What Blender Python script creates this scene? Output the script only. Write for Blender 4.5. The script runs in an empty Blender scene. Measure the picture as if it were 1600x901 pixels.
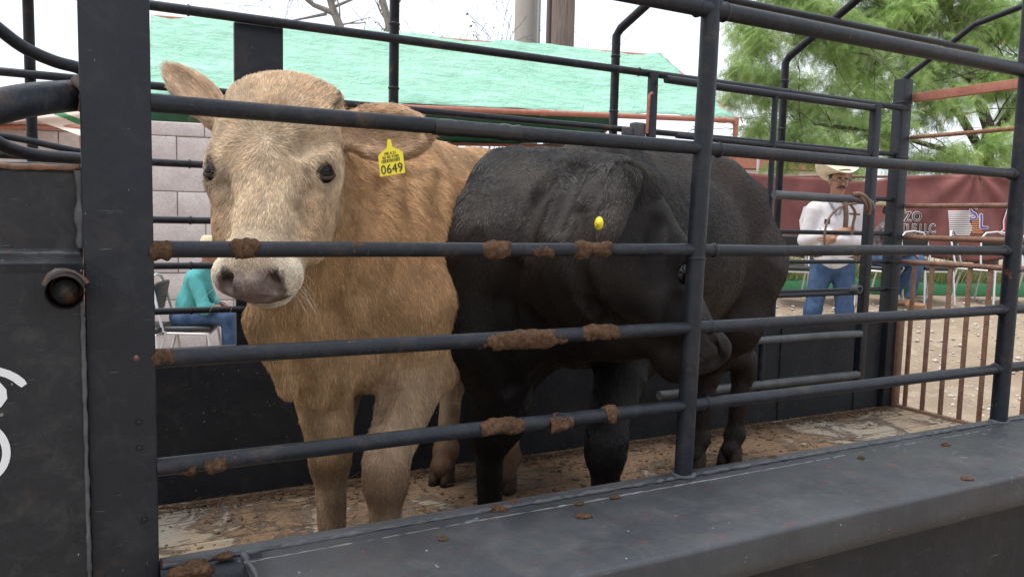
import bpy, math, random, os
import numpy as np
from mathutils import Vector, Matrix
sc = bpy.context.scene
ONLY = os.environ.get('ONLY', '')
rad = math.radians

# ---------------------------------------------------------------- camera
CAM = np.array([0.0, 0.0, 1.42])
FPX, YAW, PIT, ROL = 1204.8, rad(62.165), rad(-5.143), rad(1.397)
_v = np.array([math.cos(PIT)*math.cos(YAW), math.cos(PIT)*math.sin(YAW), math.sin(PIT)])
_r = np.array([math.sin(YAW), -math.cos(YAW), 0.0])
_u = np.cross(_r, _v)
_r, _u = math.cos(ROL)*_r + math.sin(ROL)*_u, -math.sin(ROL)*_r + math.cos(ROL)*_u
cd = bpy.data.cameras.new('camera'); cam = bpy.data.objects.new('camera', cd)
sc.collection.objects.link(cam); sc.camera = cam
cd.lens = FPX/1600*36; cd.sensor_width = 36; cd.clip_start = 0.05; cd.clip_end = 800
cam.matrix_world = Matrix(((_r[0], _u[0], -_v[0], CAM[0]), (_r[1], _u[1], -_v[1], CAM[1]), (_r[2], _u[2], -_v[2], CAM[2]), (0, 0, 0, 1)))

def W(x, y, X=None, Y=None, Z=None, D=None):
    """where the line of sight through a photo point meets a real plane"""
    d = _v*FPX + _r*(x-800) - _u*(y-450.5)
    if X is not None: t = (X-CAM[0])/d[0]
    elif Y is not None: t = (Y-CAM[1])/d[1]
    elif Z is not None: t = (Z-CAM[2])/d[2]
    else: t = D/FPX
    return CAM + d*t

# ---------------------------------------------------------------- light: bright overcast
SUN_EL, SUN_AZ = rad(72), rad(165)
w = bpy.data.worlds.new('World'); sc.world = w; w.use_nodes = True
nt = w.node_tree; nt.nodes.clear()
sky = nt.nodes.new('ShaderNodeTexSky'); sky.sky_type = 'NISHITA'; sky.sun_disc = False
sky.sun_elevation = SUN_EL; sky.sun_rotation = rad(90) - SUN_AZ
sky.air_density = 1.0; sky.dust_density = 4.0; sky.ozone_density = 1.0
hs = nt.nodes.new('ShaderNodeHueSaturation'); hs.inputs['Saturation'].default_value = 0.10
mixw = nt.nodes.new('ShaderNodeMix'); mixw.data_type = 'RGBA'
mixw.inputs[0].default_value = 0.65; mixw.inputs[7].default_value = (9.1, 9.8, 10.9, 1)
bg = nt.nodes.new('ShaderNodeBackground'); bg.inputs['Strength'].default_value = 0.125
wo = nt.nodes.new('ShaderNodeOutputWorld')
nt.links.new(sky.outputs[0], hs.inputs['Color']); nt.links.new(hs.outputs[0], mixw.inputs[6])
nt.links.new(mixw.outputs[2], bg.inputs['Color']); nt.links.new(bg.outputs[0], wo.inputs['Surface'])
sl = bpy.data.lights.new('sun', 'SUN'); sl.energy = 2.6; sl.angle = rad(22); sl.color = (1, 0.97, 0.92)
so = bpy.data.objects.new('sun', sl); sc.collection.objects.link(so)
sd = Vector((math.cos(SUN_EL)*math.cos(SUN_AZ), math.cos(SUN_EL)*math.sin(SUN_AZ), math.sin(SUN_EL)))
so.rotation_euler = sd.to_track_quat('Z', 'Y').to_euler()
sc.view_settings.view_transform = 'Standard'; sc.view_settings.look = 'None'
sc.view_settings.exposure = 0.42; sc.view_settings.gamma = 1.0; sc.view_settings.use_curve_mapping = False
sc.cycles.max_bounces = 6; sc.cycles.transparent_max_bounces = 8
sc.cycles.use_denoising = True
sc.cycles_curves.shape = 'RIBBONS'; sc.cycles_curves.subdivisions = 2

# ---------------------------------------------------------------- naming helpers
col = sc.collection
def tag(o, label=None, cat=None, group=None, kind=None):
    if label: o['label'] = label
    if cat: o['category'] = cat
    if group: o['group'] = group
    if kind: o['kind'] = kind
    return o
def empty(name, loc=(0, 0, 0), rz=0):
    o = bpy.data.objects.new(name, None); col.objects.link(o); o.location = loc; o.rotation_euler = (0, 0, rz); return o
def link_mesh(name, V, F, mat, parent=None, smooth=True, mats=None, fm=None):
    me = bpy.data.meshes.new(name); me.from_pydata([tuple(map(float, v)) for v in V], [], [tuple(map(int, f)) for f in F])
    o = bpy.data.objects.new(name, me); col.objects.link(o)
    for m in (mats or [mat]): me.materials.append(m)
    if fm is not None: me.polygons.foreach_set('material_index', fm)
    if smooth is not None: me.polygons.foreach_set('use_smooth', [bool(smooth)]*len(me.polygons))
    if parent is not None:
        o.parent = parent
        o.matrix_parent_inverse = parent_world(parent).inverted()
    me.update(); return o
def parent_world(p):
    m = p.matrix_basis.copy()
    if p.parent: m = parent_world(p.parent) @ p.matrix_parent_inverse @ m
    return m
def copy_tree(o, parent=None):
    c = o.copy(); col.objects.link(c); c.parent = parent
    for ch in [x for x in bpy.data.objects if x.parent == o]: copy_tree(ch, c)
    return c

class MB:
    """collects shapes, links them as one mesh object"""
    def __init__(s): s.V = []; s.F = []; s.sm = []
    def add(s, V, F, smooth=False):
        n = len(s.V); s.V += [tuple(v) for v in V]; s.F += [tuple(i+n for i in f) for f in F]; s.sm += [smooth]*len(F)
    def box(s, c, size, R=None, bev=0.0):
        c = np.array(c, float); hx, hy, hz = np.array(size)/2.0
        R = np.eye(3) if R is None else np.array(R)
        if bev <= 0:
            V = [(x, y, z) for x in (-hx, hx) for y in (-hy, hy) for z in (-hz, hz)]
            F = [(0, 1, 3, 2), (4, 6, 7, 5), (0, 4, 5, 1), (2, 3, 7, 6), (0, 2, 6, 4), (1, 5, 7, 3)]
            s.add([c + R @ np.array(v) for v in V], F); return
        import bmesh
        bm = bmesh.new(); bmesh.ops.create_cube(bm, size=1)
        for v in bm.verts: v.co = Vector((v.co.x*2*hx, v.co.y*2*hy, v.co.z*2*hz))
        bmesh.ops.bevel(bm, geom=list(bm.edges), offset=bev, segments=2, affect='EDGES', profile=0.6)
        bm.verts.index_update()
        s.add([c + R @ np.array(v.co) for v in bm.verts], [[v.index for v in f.verts] for f in bm.faces], True); bm.free()
    def tube(s, pts, r, seg=14, cap=True, hollow=0.0):
        P = [np.array(p, float) for p in pts]; n = len(P)
        rr = r if hasattr(r, '__len__') else [r]*n
        up = np.array([0, 0, 1.0]); V = []; F = []
        t0 = P[1]-P[0]; t0 /= np.linalg.norm(t0)
        if abs(t0 @ up) > 0.95: up = np.array([1.0, 0, 0])
        a = np.cross(t0, up); a /= np.linalg.norm(a)
        for i in range(n):
            t = P[min(i+1, n-1)]-P[max(i-1, 0)]; t /= np.linalg.norm(t)
            a = a - t*(a @ t); a /= np.linalg.norm(a); b = np.cross(t, a)
            for k in range(seg):
                th = 2*math.pi*k/seg
                V.append(P[i] + rr[i]*(math.cos(th)*a + math.sin(th)*b))
        for i in range(n-1):
            for k in range(seg):
                k2 = (k+1) % seg
                F.append((i*seg+k, i*seg+k2, (i+1)*seg+k2, (i+1)*seg+k))
        s.add(V, F, True)
        if cap:
            s.add(V[:seg], [tuple(range(seg))[::-1]]); s.add(V[-seg:], [tuple(range(seg))])
    def rod(s, a, b, r, seg=14, ends=True):
        s.tube([a, b], r, seg, ends)
    def prism(s, poly, z0, z1, R=None, o=(0, 0, 0)):
        R = np.eye(3) if R is None else np.array(R); o = np.array(o, float); n = len(poly)
        V = [o + R @ np.array([x, y, z0]) for x, y in poly] + [o + R @ np.array([x, y, z1]) for x, y in poly]
        F = [tuple(range(n))[::-1], tuple(range(n, 2*n))] + [(i, (i+1) % n, (i+1) % n+n, i+n) for i in range(n)]
        s.add(V, F)
    def lathe(s, prof, c, R=None, seg=20):
        R = np.eye(3) if R is None else np.array(R); c = np.array(c, float); n = len(prof)
        V = []; F = []
        for (r_, z_) in prof:
            for k in range(seg):
                th = 2*math.pi*k/seg; V.append(c + R @ np.array([r_*math.cos(th), r_*math.sin(th), z_]))
        for i in range(n-1):
            for k in range(seg):
                k2 = (k+1) % seg; F.append((i*seg+k, i*seg+k2, (i+1)*seg+k2, (i+1)*seg+k))
        s.add(V, F, True)
    def build(s, name, mat, parent=None):
        o = link_mesh(name, s.V, s.F, mat, parent, None)
        o.data.polygons.foreach_set('use_smooth', s.sm); return o

# smooth value noise in numpy
_rng = np.random.RandomState(7)
_NG = _rng.rand(64, 64, 64).astype(np.float32)
def vnoise(P, scale, seed=0):
    Q = np.asarray(P, np.float64)*scale + seed*17.31; i = np.floor(Q).astype(int); f = Q-i; f = f*f*(3-2*f); o = 0
    for dx in (0, 1):
        for dy in (0, 1):
            for dz in (0, 1):
                wt = (f[..., 0] if dx else 1-f[..., 0])*(f[..., 1] if dy else 1-f[..., 1])*(f[..., 2] if dz else 1-f[..., 2])
                o = o + wt*_NG[(i[..., 0]+dx) % 64, (i[..., 1]+dy) % 64, (i[..., 2]+dz) % 64]
    return o*2-1

# ---------------------------------------------------------------- materials
def M(name, base=(0.5, 0.5, 0.5), rough=0.6, metal=0.0, spec=0.5):
    m = bpy.data.materials.new(name); m.use_nodes = True
    b = m.node_tree.nodes['Principled BSDF']
    b.inputs['Base Color'].default_value = (*base, 1); b.inputs['Roughness'].default_value = rough
    b.inputs['Metallic'].default_value = metal; b.inputs['Specular IOR Level'].default_value = spec
    return m
class NT:
    def __init__(s, m): s.m = m; s.t = m.node_tree; s.b = s.t.nodes['Principled BSDF']
    def n(s, typ, **kw):
        x = s.t.nodes.new(typ)
        for k, v in kw.items():
            if k.startswith('_'): setattr(x, k[1:], v)
            else: x.inputs[k.replace('__', ' ')].default_value = v
        return x
    def l(s, a, b): s.t.links.new(a, b)
    def coord(s, scale=(1, 1, 1), rot=(0, 0, 0), obj=True):
        tc = s.n('ShaderNodeTexCoord'); mp = s.n('ShaderNodeMapping'); mp.inputs['Scale'].default_value = scale; mp.inputs['Rotation'].default_value = rot
        s.l(tc.outputs['Object'], mp.inputs['Vector']); return mp.outputs[0]
    def noise(s, v, scale, detail=4, rough=0.6, dist=0.0):
        x = s.n('ShaderNodeTexNoise', Scale=scale, Detail=detail, Roughness=rough, Distortion=dist); s.l(v, x.inputs['Vector']); return x.outputs['Fac']
    def ramp(s, v, stops, interp='LINEAR'):
        x = s.n('ShaderNodeValToRGB'); cr = x.color_ramp; cr.interpolation = interp
        while len(cr.elements) < len(stops): cr.elements.new(0.5)
        for e, (p, c) in zip(cr.elements, stops):
            e.position = p; e.color = (*c, 1) if hasattr(c, '__len__') else (c, c, c, 1)
        s.l(v, x.inputs[0]); return x.outputs[0]
    def mix(s, f, a, b, mode='MIX'):
        x = s.n('ShaderNodeMix', _data_type='RGBA', _blend_type=mode)
        for val, idx in ((f, 0), (a, 6), (b, 7)):
            if hasattr(val, 'links') or hasattr(val, 'is_output'): s.l(val, x.inputs[idx])
            else: x.inputs[idx].default_value = val if idx == 0 else (*val, 1)
        return x.outputs[2]
    def math(s, op, a, b=0.5, c=None):
        x = s.n('ShaderNodeMath', _operation=op)
        for i, v in enumerate((a, b, c)):
            if v is None: continue
            if hasattr(v, 'is_output'): s.l(v, x.inputs[i])
            else: x.inputs[i].default_value = v
        return x.outputs[0]
    def bump(s, h, strength=0.3, dist=0.01):
        x = s.n('ShaderNodeBump', Strength=strength, Distance=dist); s.l(h, x.inputs['Height']); s.l(x.outputs[0], s.b.inputs['Normal']); return x
    def color(s, c): s.l(c, s.b.inputs['Base Color'])
    def rough(s, c): s.l(c, s.b.inputs['Roughness'])

def black_paint(name, base=(0.0105, 0.0125, 0.0175), specks=0.5, rust=0.0, dusty=0.5, scale=1.0, flecks=True, rough=(0.34, 0.6), redmarks=0.0, dirt=0.22, spec=0.28):
    m = M(name, base, 0.42, 0, spec); t = NT(m); v = t.coord()
    big = t.noise(v, 3.0*scale, 6, 0.65); fine = t.noise(v, 60*scale, 4, 0.7); mid = t.noise(v, 14*scale, 5, 0.7, 0.6)
    d = t.ramp(big, [(0.38, 0.0), (0.72, 1.0)])
    c = t.mix(t.math('MULTIPLY', d, 0.55*dusty), base, (base[0]*2.4+0.008, base[1]*2.3+0.008, base[2]*2.1+0.008))
    c = t.mix(t.math('MULTIPLY', t.ramp(mid, [(0.5, 0), (0.75, 1)]), 0.35*dusty), c, (0.11, 0.105, 0.10))
    film = t.ramp(t.noise(v, 5.5*scale, 7, 0.75, 0.5), [(0.56, 0), (0.72, 1)]); c = t.mix(t.math('MULTIPLY', film, dirt), c, (0.10, 0.062, 0.038))
    if rust > 0:
        rr = t.ramp(t.noise(v, 9*scale, 8, 0.75, 0.4), [(0.66-0.12*rust, 0), (0.70-0.10*rust, 1)])
        c = t.mix(rr, c, (0.16, 0.06, 0.03))
    if redmarks > 0:
        vs = t.coord((3, 14, 30), (0.1, 0.5, 0.25))
        rm = t.ramp(t.noise(vs, 3.2, 6, 0.7, 0.8), [(0.62, 0), (0.65, 0.8)])
        rm = t.math('MULTIPLY', rm, t.ramp(t.noise(v, 4.2, 3), [(0.42, 0), (0.55, redmarks)]))
        c = t.mix(rm, c, (0.15, 0.045, 0.048))
    if flecks:
        vo = t.n('ShaderNodeTexVoronoi', Scale=95*scale); t.l(t.mix(0.04, t.coord((1.0, 1.0, 0.62)), t.n('ShaderNodeTexNoise', Scale=9.0).outputs['Color']), vo.inputs['Vector'])
        sep0 = t.n('ShaderNodeSeparateColor'); t.l(vo.outputs['Color'], sep0.inputs[0]); sp = t.math('LESS_THAN', vo.outputs['Distance'], t.math('MULTIPLY', t.math('POWER', sep0.outputs[1], 2.5), 0.26))
        gate = t.ramp(t.noise(v, 11*scale, 3), [(0.60-0.12*specks, 0), (0.64-0.12*specks, 1)])
        sep = t.n('ShaderNodeSeparateColor'); t.l(vo.outputs['Color'], sep.inputs[0])
        sel = t.math('GREATER_THAN', sep.outputs[0], 0.80)
        c = t.mix(t.math('MULTIPLY', t.math('MULTIPLY', t.math('MULTIPLY', sp, gate), sel), 0.65), c, (0.34, 0.33, 0.32))
        vs = t.coord((1.5, 1.5, 22), (0.3, 0.2, 0.7)); scr = t.ramp(t.noise(vs, 9*scale, 3, 0.5, 1.5), [(0.725, 0), (0.74, 1)])
        c = t.mix(t.math('MULTIPLY', scr, 0.45*specks), c, (0.3, 0.3, 0.3))
    t.color(c)
    t.rough(t.ramp(mid, [(0.3, rough[0]), (0.8, rough[1])]))
    st = t.noise(t.coord((30, 30, 2.0)), 9, 3, 0.6)
    t.bump(t.math('ADD', t.math('ADD', t.math('MULTIPLY', fine, 0.5), t.math('MULTIPLY', st, 0.5)), t.noise(v, 22*scale, 4, 0.6)), 0.38, 0.004)
    return m
PAINT = black_paint('black_paint', rust=0.0, specks=0.7, dirt=0.3)
PAINT_PIPE = black_paint('black_pipe_paint', (0.011, 0.0135, 0.019), 0.35, 0.1, 0.6, 1.6, rough=(0.3, 0.55), dirt=0.55)
PAINT_LEDGE = black_paint('ledge_paint', (0.038, 0.041, 0.047), 0.75, 0.0, 0.9, 1.0, rough=(0.36, 0.6), redmarks=0.9)
PAINT_TUB = black_paint('tub_paint', (0.016, 0.018, 0.022), 0.95, 0.08, 0.7, 1.1, rough=(0.5, 0.8))
WELD = black_paint('weld_bead', (0.06, 0.062, 0.068), 0.9, 0.55, 1.0, 6.0)
def rust_mat(name, a=(0.20, 0.075, 0.045), b=(0.30, 0.14, 0.09), dark=(0.07, 0.035, 0.025)):
    m = M(name, a, 0.85); t = NT(m); v = t.coord()
    n1 = t.noise(v, 12, 8, 0.7); n2 = t.noise(v, 70, 5, 0.7)
    c = t.mix(t.ramp(n1, [(0.35, 0), (0.65, 1)]), a, b)
    c = t.mix(t.ramp(n2, [(0.5, 0), (0.7, 0.7)]), c, dark); t.color(c); t.bump(n2, 0.5, 0.004); return m
RUST = rust_mat('rust', (0.15, 0.07, 0.045), (0.24, 0.135, 0.09)); RUST_PINK = rust_mat('primer_pipe', (0.36, 0.13, 0.085), (0.42, 0.18, 0.13), (0.2, 0.08, 0.06))
RUST_BRIGHT = rust_mat('bright_rust', (0.33, 0.14, 0.06), (0.12, 0.06, 0.04), (0.35, 0.30, 0.25))
# ================================================================ TRAILER
YN, YF, ZB, ZS = 1.5, 3.22, 0.27, 0.772
XF, XR = -0.75, 4.51
tr = empty('livestock_trailer', (2.0, 2.36, 0))
tag(tr, 'black pipe-sided livestock trailer holding the two cattle, with rusty rear gate and wide side ledge', 'trailer')
rnd = random.Random(5)

def wavy(a, b, n, amp=0.0015, seed=0):
    a = np.array(a, float); b = np.array(b, float); ts = np.linspace(0, 1, n)
    P = a+(b-a)*ts[:, None]
    P[:, 1] += amp*vnoise(np.c_[ts*4, ts*0, ts*0], 1.0, seed); P[:, 2] += amp*vnoise(np.c_[ts*4, ts*0+3, ts*0], 1.0, seed+2)
    return P
def rail(name, a, b, r, mat=PAINT_PIPE, parent=tr, seg=16, collars=()):
    m = MB(); L = np.linalg.norm(np.array(b, float)-np.array(a, float)); m.tube(wavy(a, b, max(4, int(L/0.12)), 0.002, rnd.random()*9), r, seg)
    for c in collars:                      # weld beads round the pipe
        p = np.array(a, float)+(np.array(b, float)-np.array(a, float))*c; d = (np.array(b, float)-np.array(a, float))/L
        pts = [p+d*q for q in np.linspace(-0.006, 0.006, 5)]; m.tube(pts, [r+0.0005, r+0.003, r+0.004, r+0.003, r+0.0005], seg)
    return m.build(name, mat, parent)
def bead(pts, r, seed, name='weld_bead', mat=WELD, parent=tr, amp=0.5):
    P = np.array(pts, float); out = []; Ls = np.r_[0, np.cumsum(np.linalg.norm(np.diff(P, axis=0), axis=1))]
    n = max(8, int(Ls[-1]/(r*1.3))); q = np.linspace(0, Ls[-1], n)
    P2 = np.c_[[np.interp(q, Ls, P[:, i]) for i in range(3)]].T
    rs = r*(1+amp*vnoise(np.c_[q*60, q*0, q*0], 1.0, seed)); P2 = P2+r*0.35*np.c_[vnoise(P2, 70, seed), vnoise(P2, 70, seed+1), vnoise(P2, 70, seed+2)]
    m = MB(); m.tube(P2, rs, 8); return m.build(name, mat, parent)

# bed, tub walls -------------------------------------------------
def floor_material():
    m = M('plank_floor', (0.3, 0.24, 0.18), 0.85); t = NT(m); v = t.coord()
    vs = t.coord((0.6, 9, 9)); g = t.noise(vs, 7, 8, 0.7, 0.4); g2 = t.noise(vs, 26, 6, 0.7)
    c = t.ramp(g, [(0.3, (0.20, 0.15, 0.105)), (0.5, (0.33, 0.25, 0.165)), (0.7, (0.43, 0.35, 0.25))])
    c = t.mix(t.ramp(g2, [(0.5, 0), (0.72, 0.6)]), c, (0.13, 0.09, 0.06))
    sp = t.n('ShaderNodeSeparateXYZ'); t.l(t.coord(), sp.inputs[0])
    fr = t.math('FRACT', t.math('MULTIPLY', sp.outputs['Y'], 1/0.215)); gap = t.math('LESS_THAN', fr, 0.035)
    grey = t.ramp(t.noise(v, 1.6, 3, 0.5), [(0.45, 0), (0.6, 0.75)]); c = t.mix(grey, c, (0.29, 0.27, 0.245))
    man = t.noise(v, 3.2, 9, 0.72, 0.6); mm = t.ramp(man, [(0.47, 0), (0.56, 1)])
    mc = t.mix(t.ramp(t.noise(v, 48, 8, 0.8), [(0.35, 0), (0.65, 1)]), (0.075, 0.042, 0.022), (0.30, 0.18, 0.095))
    x = t.n('ShaderNodeMapRange'); x.inputs['From Min'].default_value = 0.15; x.inputs['From Max'].default_value = 1.1; t.l(sp.outputs['X'], x.inputs['Value'])
    x2 = t.n('ShaderNodeMapRange'); x2.inputs['From Min'].default_value = 3.7; x2.inputs['From Max'].default_value = 3.0; t.l(sp.outputs['X'], x2.inputs['Value'])
    amt = t.math('MULTIPLY', x.outputs[0], x2.outputs[0])
    thr = t.math('ADD', t.math('MULTIPLY', amt, 0.16), t.math('ADD', man, 0.005)); mm = t.ramp(thr, [(0.53, 0), (0.60, 0.92)])
    c = t.mix(mm, c, mc); c = t.mix(t.math('MULTIPLY', gap, 0.8), c, (0.04, 0.03, 0.025)); t.color(c)
    t.bump(t.math('ADD', t.math('MULTIPLY', mm, 1.5), t.noise(v, 45, 8, 0.8)), 1.0, 0.014); return m
m = MB(); m.box(((XF+XR)/2, (YN+YF)/2+0.01, ZB-0.03), (XR-XF, YF-YN, 0.06)); m.build('plank_floor', floor_material(), tr)
m = MB(); m.box(((XF+XR)/2, YF+0.012, (ZB+0.86)/2-0.1), (XR-XF-0.1, 0.012, 0.86-ZB+0.2))
m.box(((XF+4.38)/2, YF+0.035, 0.867), (4.38-XF, 0.085, 0.028), bev=0.008)
for x_ in (3.16, 3.5, 4.16): m.box((x_, YF+0.003, 0.56), (0.012, 0.01, 0.58))
m.build('tub_wall', PAINT_TUB, tr)
m = MB(); m.box(((0.078+XR)/2, YN+0.016, 0.475), (XR-0.078, 0.012, 0.55)); m.build('tub_wall', PAINT_TUB, tr)
m = MB(); m.box((XF, (YN+YF)/2, 0.68), (0.012, YF-YN, 1.0)); m.build('front_wall', PAINT_TUB, tr)

# far side rails and posts --------------------------------------
for z_, r_ in ((2.165, 0.0185), (1.882, 0.015), (1.60, 0.014), (1.385, 0.0135), (1.21, 0.013), (1.034, 0.013)):
    rail('rail', (-0.75, YF-0.03 if z_ > 2 else YF, z_), (4.45, YF-0.03 if z_ > 2 else YF, z_), r_, collars=(0.2, 0.6, 0.8))
m = MB(); m.box((0.5505, YF+0.02, 1.515), (0.186, 0.03, 1.28), bev=0.004); m.build('wide_post', PAINT, tr)
APEX = 2.66
def hoop(xf, xn, near_leg=True, r=0.0215, name='hoop', zf=2.36):
    P = [(xf, YF+0.035, 0.88), (xf, YF+0.035, zf-0.02), (xf+(xn-xf)*0.02, YF+0.01, zf+0.012)]
    for a in (0.25, 0.48, 0.75): P.append((xf+(xn-xf)*a, YF-(YF-YN)*a, zf+(APEX-zf)*(1-((0.5-a)/0.5)**2)**0.8 if 0 < a < 1 else zf))
    P += [(xn, YN+0.02, zf+0.012), (xn, YN, zf-0.03)]
    P += [(xn, YN, 1.95 if near_leg else 2.3)]
    m = MB(); m.tube(P, r, 14)
    for z_ in (1.4, 1.97, 2.24):
        m.tube([(xf, YF+0.035, z_+q) for q in (-0.006, 0, 0.006)], [r+0.0005, r+0.004, r+0.0005], 14)
    return m.build(name, PAINT_PIPE, tr)
hoop(-0.224, -0.224, r=0.018); hoop(1.116, 1.335); hoop(2.272, 2.66); hoop(3.442, 3.50); hoop(4.43, 4.43, r=0.017, zf=2.33)
rail('roof_pipe', (-0.75, 2.88, 2.485), (4.60, 2.88, 2.485), 0.0165); rail('roof_pipe', (-0.75, 2.43, 2.635), (4.45, 2.43, 2.635), 0.017)
rail('roof_pipe', (-0.75, 1.84, 2.50), (1.0, 1.84, 2.50), 0.0165)
m = MB(); m.box((4.43, YF+0.0, 1.31), (0.085, 0.075, 2.07), bev=0.005)
for z_ in (1.04, 1.21, 1.86, 2.2): m.box((4.43, YF+0.0, z_), (0.092, 0.082, 0.012), bev=0.004)
m.build('corner_post', PAINT, tr)
m = MB(); m.box((2.44, YF-0.055, 1.52), (0.045, 0.03, 1.30), bev=0.003); m.build('square_post', PAINT_PIPE, tr)
m = MB(); m.box((2.36, YF-0.05, 1.875), (0.07, 0.05, 0.075), bev=0.01); m.box((2.30, YF-0.05, 1.865), (0.06, 0.03, 0.045), bev=0.008); m.build('hinge', WELD, tr)
m = MB(); m.tube([(2.395, YF-0.08, 1.86), (2.402, YF-0.08, 2.05), (2.42, YF-0.08, 2.06)], 0.008, 8); m.build('latch_pin', RUST_PINK, tr)

# divider gate folded flat against the far wall
YG = 3.10
dg = MB(); dg.box((4.03, YG, 1.32), (0.052, 0.045, 1.64), bev=0.004); dg = dg.build('divider_gate', PAINT_PIPE, tr)
rail('gate_bar', (2.47, YG, 2.125), (4.03, YG, 2.12), 0.020, PAINT_PIPE, dg); rail('gate_bar', (2.55, YG, 1.855), (4.03, YG, 1.845), 0.014, PAINT_PIPE, dg)
rail('gate_bar', (3.215, YG, 2.12), (3.215, YG, 0.5), 0.016, PAINT_PIPE, dg)
rail('gate_bar', (2.5, YG, 1.03), (4.03, YG, 1.03), 0.013, PAINT_PIPE, dg)
WORN = black_paint('worn_pipe_paint', (0.07, 0.075, 0.08), 1.0, 0.1, 1.0, 3.0)
rail('gate_bar', (2.5, YG-0.01, 0.785), (4.01, YG-0.01, 0.785), 0.021, WORN, dg); rail('gate_bar', (2.5, YG-0.01, 0.535), (4.01, YG-0.01, 0.535), 0.024, WORN, dg)
m = MB(); m.tube([(3.2, YG-0.045, 1.585), (3.80, YG-0.045, 1.58), (3.93, YG-0.045, 1.578), (3.975, YG-0.045, 1.56), (3.99, YG-0.045, 1.53)], 0.024, 14); m.build('gate_bar', WORN, dg)
m = MB(); m.lathe([(0.018, 0), (0.026, 0), (0.026, 0.05), (0.018, 0.05), (0.018, 0)], (3.93, YG-0.05, 1.055), [[1, 0, 0], [0, 0, 1], [0, -1, 0]]); m.build('gate_socket', WORN, dg)

# rear gate, rusty --------------------------------------------
m = MB(); m.box((XR, (YN+YF)/2, 2.236), (0.03, YF-YN-0.04, 0.055), bev=0.004); rg = m.build('rear_gate', RUST_PINK, tr)
for z_, r_, mt in ((1.992, 0.013, RUST_BRIGHT), (1.562, 0.0155, RUST), (1.366, 0.0175, RUST), (1.209, 0.0155, RUST)):
    rail('gate_bar', (XR, YN, z_), (XR, YF-0.02, z_), r_, mt, rg)
for k in range(14):
    y_ = 3.115-0.1185*k
    m = MB(); m.box((XR, y_, 0.745), (0.014, 0.026, 0.915), bev=0.002); m.build('gate_bar', RUST, rg)
m = MB(); m.box((XR, (YN+YF)/2, 0.262), (0.035, YF-YN-0.06, 0.055), bev=0.003); m.build('gate_sill', rust_mat('muddy_rust', (0.13, 0.085, 0.055), (0.2, 0.13, 0.09)), rg)
m = MB(); m.box((XR-0.012, YF-0.035, 0.58), (0.05, 0.045, 0.62), bev=0.003); m.build('gate_stile', RUST, rg)
m = MB(); m.box((XR, YN, 1.2), (0.07, 0.07, 1.9), bev=0.004); m.build('corner_post', PAINT, tr)

# near side -----------------------------------------------------
for z_, r_ in ((1.605, 0.0162), (1.353, 0.0152), (1.156, 0.0165), (0.957, 0.0165)):
    rail('rail', (0.0735, YN, z_), (1.33, YN, z_+0.001), r_, collars=(0.995,), seg=20)
    rail('rail', (1.33, YN, z_), (2.67, YN, z_+0.002), r_-0.0002, collars=(0.03, 0.97), seg=20)
    rail('rail', (2.67, YN, z_+0.002), (XR, YN, z_), r_-0.0005)
rail('rail', (-0.75, YN, 1.95), (1.335, YN, 1.942), 0.021, seg=20, collars=(0.975,)); rail('rail', (1.335, YN, 1.942), (XR, YN, 1.938), 0.021, seg=20, collars=(0.01, 0.42))
m = MB(); m.tube([(1.303, YN, 0.765), (1.312, YN, 1.3), (1.323, YN, 1.8), (1.326, YN, 2.36)], 0.0232, 24)
for z_ in (1.333,): m.tube([(1.312, YN, z_+q) for q in (-0.005, 0, 0.005)], [0.0237, 0.0262, 0.0237], 24)
m.build('post', PAINT_PIPE, tr)
m = MB(); m.tube([(2.675, YN, 0.765), (2.68, YN, 1.94), (2.66, YN, 2.36)], 0.0262, 24); m.tube([(2.684, YN, 1.29+q) for q in (-0.006, 0, 0.006)], [0.0267, 0.0295, 0.0267], 24)
m.build('post', PAINT_PIPE, tr)
# melted tape on the upper rail
P = wavy((0.60, YN, 1.6045), (0.80, YN, 1.605), 60, 0); rs = 0.0168+0.0028*np.clip(vnoise(P, 55, 3), -0.3, 1)
m = MB(); m.tube(P, rs, 20); m.build('tape_wrap', M('black_tape', (0.012, 0.012, 0.014), 0.3), tr)

# big flat post with screw holes
m = MB(); m.box((0.02, YN+0.03, 1.27), (0.108, 0.09, 2.2), bev=0.003); post = m.build('wide_post', PAINT, tr)
for px_, py_, rr_ in ((213, 558, 0.0052), (217, 660, 0.005), (218, 700, 0.005), (226, 812, 0.0048)):
    p = W(px_, py_, Y=YN-0.0165); m = MB()
    R_ = [[1, 0, 0], [0, 0, 1], [0, -1, 0]]
    m.lathe([(0.0, 0.0006), (rr_*0.7, 0.0006), (rr_*0.75, 0.002), (rr_*1.0, 0.002), (rr_*1.15, 0.0)], p, R_, 16)
    m.build('screw_hole', RUST if py_ < 600 else M('hole_black', (0.008, 0.008, 0.008), 0.6), post)
# nose panel left of it: recessed upper sheet, bevelled step, proud lower sheet
zt = W(60, 264, Y=YN)[2]; zs1 = W(60, 398, Y=YN)[2]; zs2 = W(60, 416, Y=YN-0.03)[2]; YP = YN-0.022
prof = [(YN+0.03, zt), (YN+0.006, zt), (YN+0.002, zt-0.006), (YN+0.004, zs1+0.01), (YN-0.004, zs1), (YP-0.004, zs2+0.004), (YP-0.002, zs2-0.004), (YP, zs2-0.012), (YP, 0.2), (YN+0.03, 0.2)]
m = MB(); V = [(x_, y_, z_) for x_ in (XF, -0.0345) for (y_, z_) in prof]; n = len(prof)
m.add(V, [(i, i+1, n+i+1, n+i) for i in range(n-1)] + [tuple(range(n))]); nose = m.build('nose_panel', black_paint('nose_paint', (0.013, 0.0145, 0.018), 0.7, 0.05, 0.8, 1.3), tr)
bead([(-0.037, YN-0.004, zt), (-0.037, YN-0.004, zs2+0.03)], 0.0065, 3, parent=nose)
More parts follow.
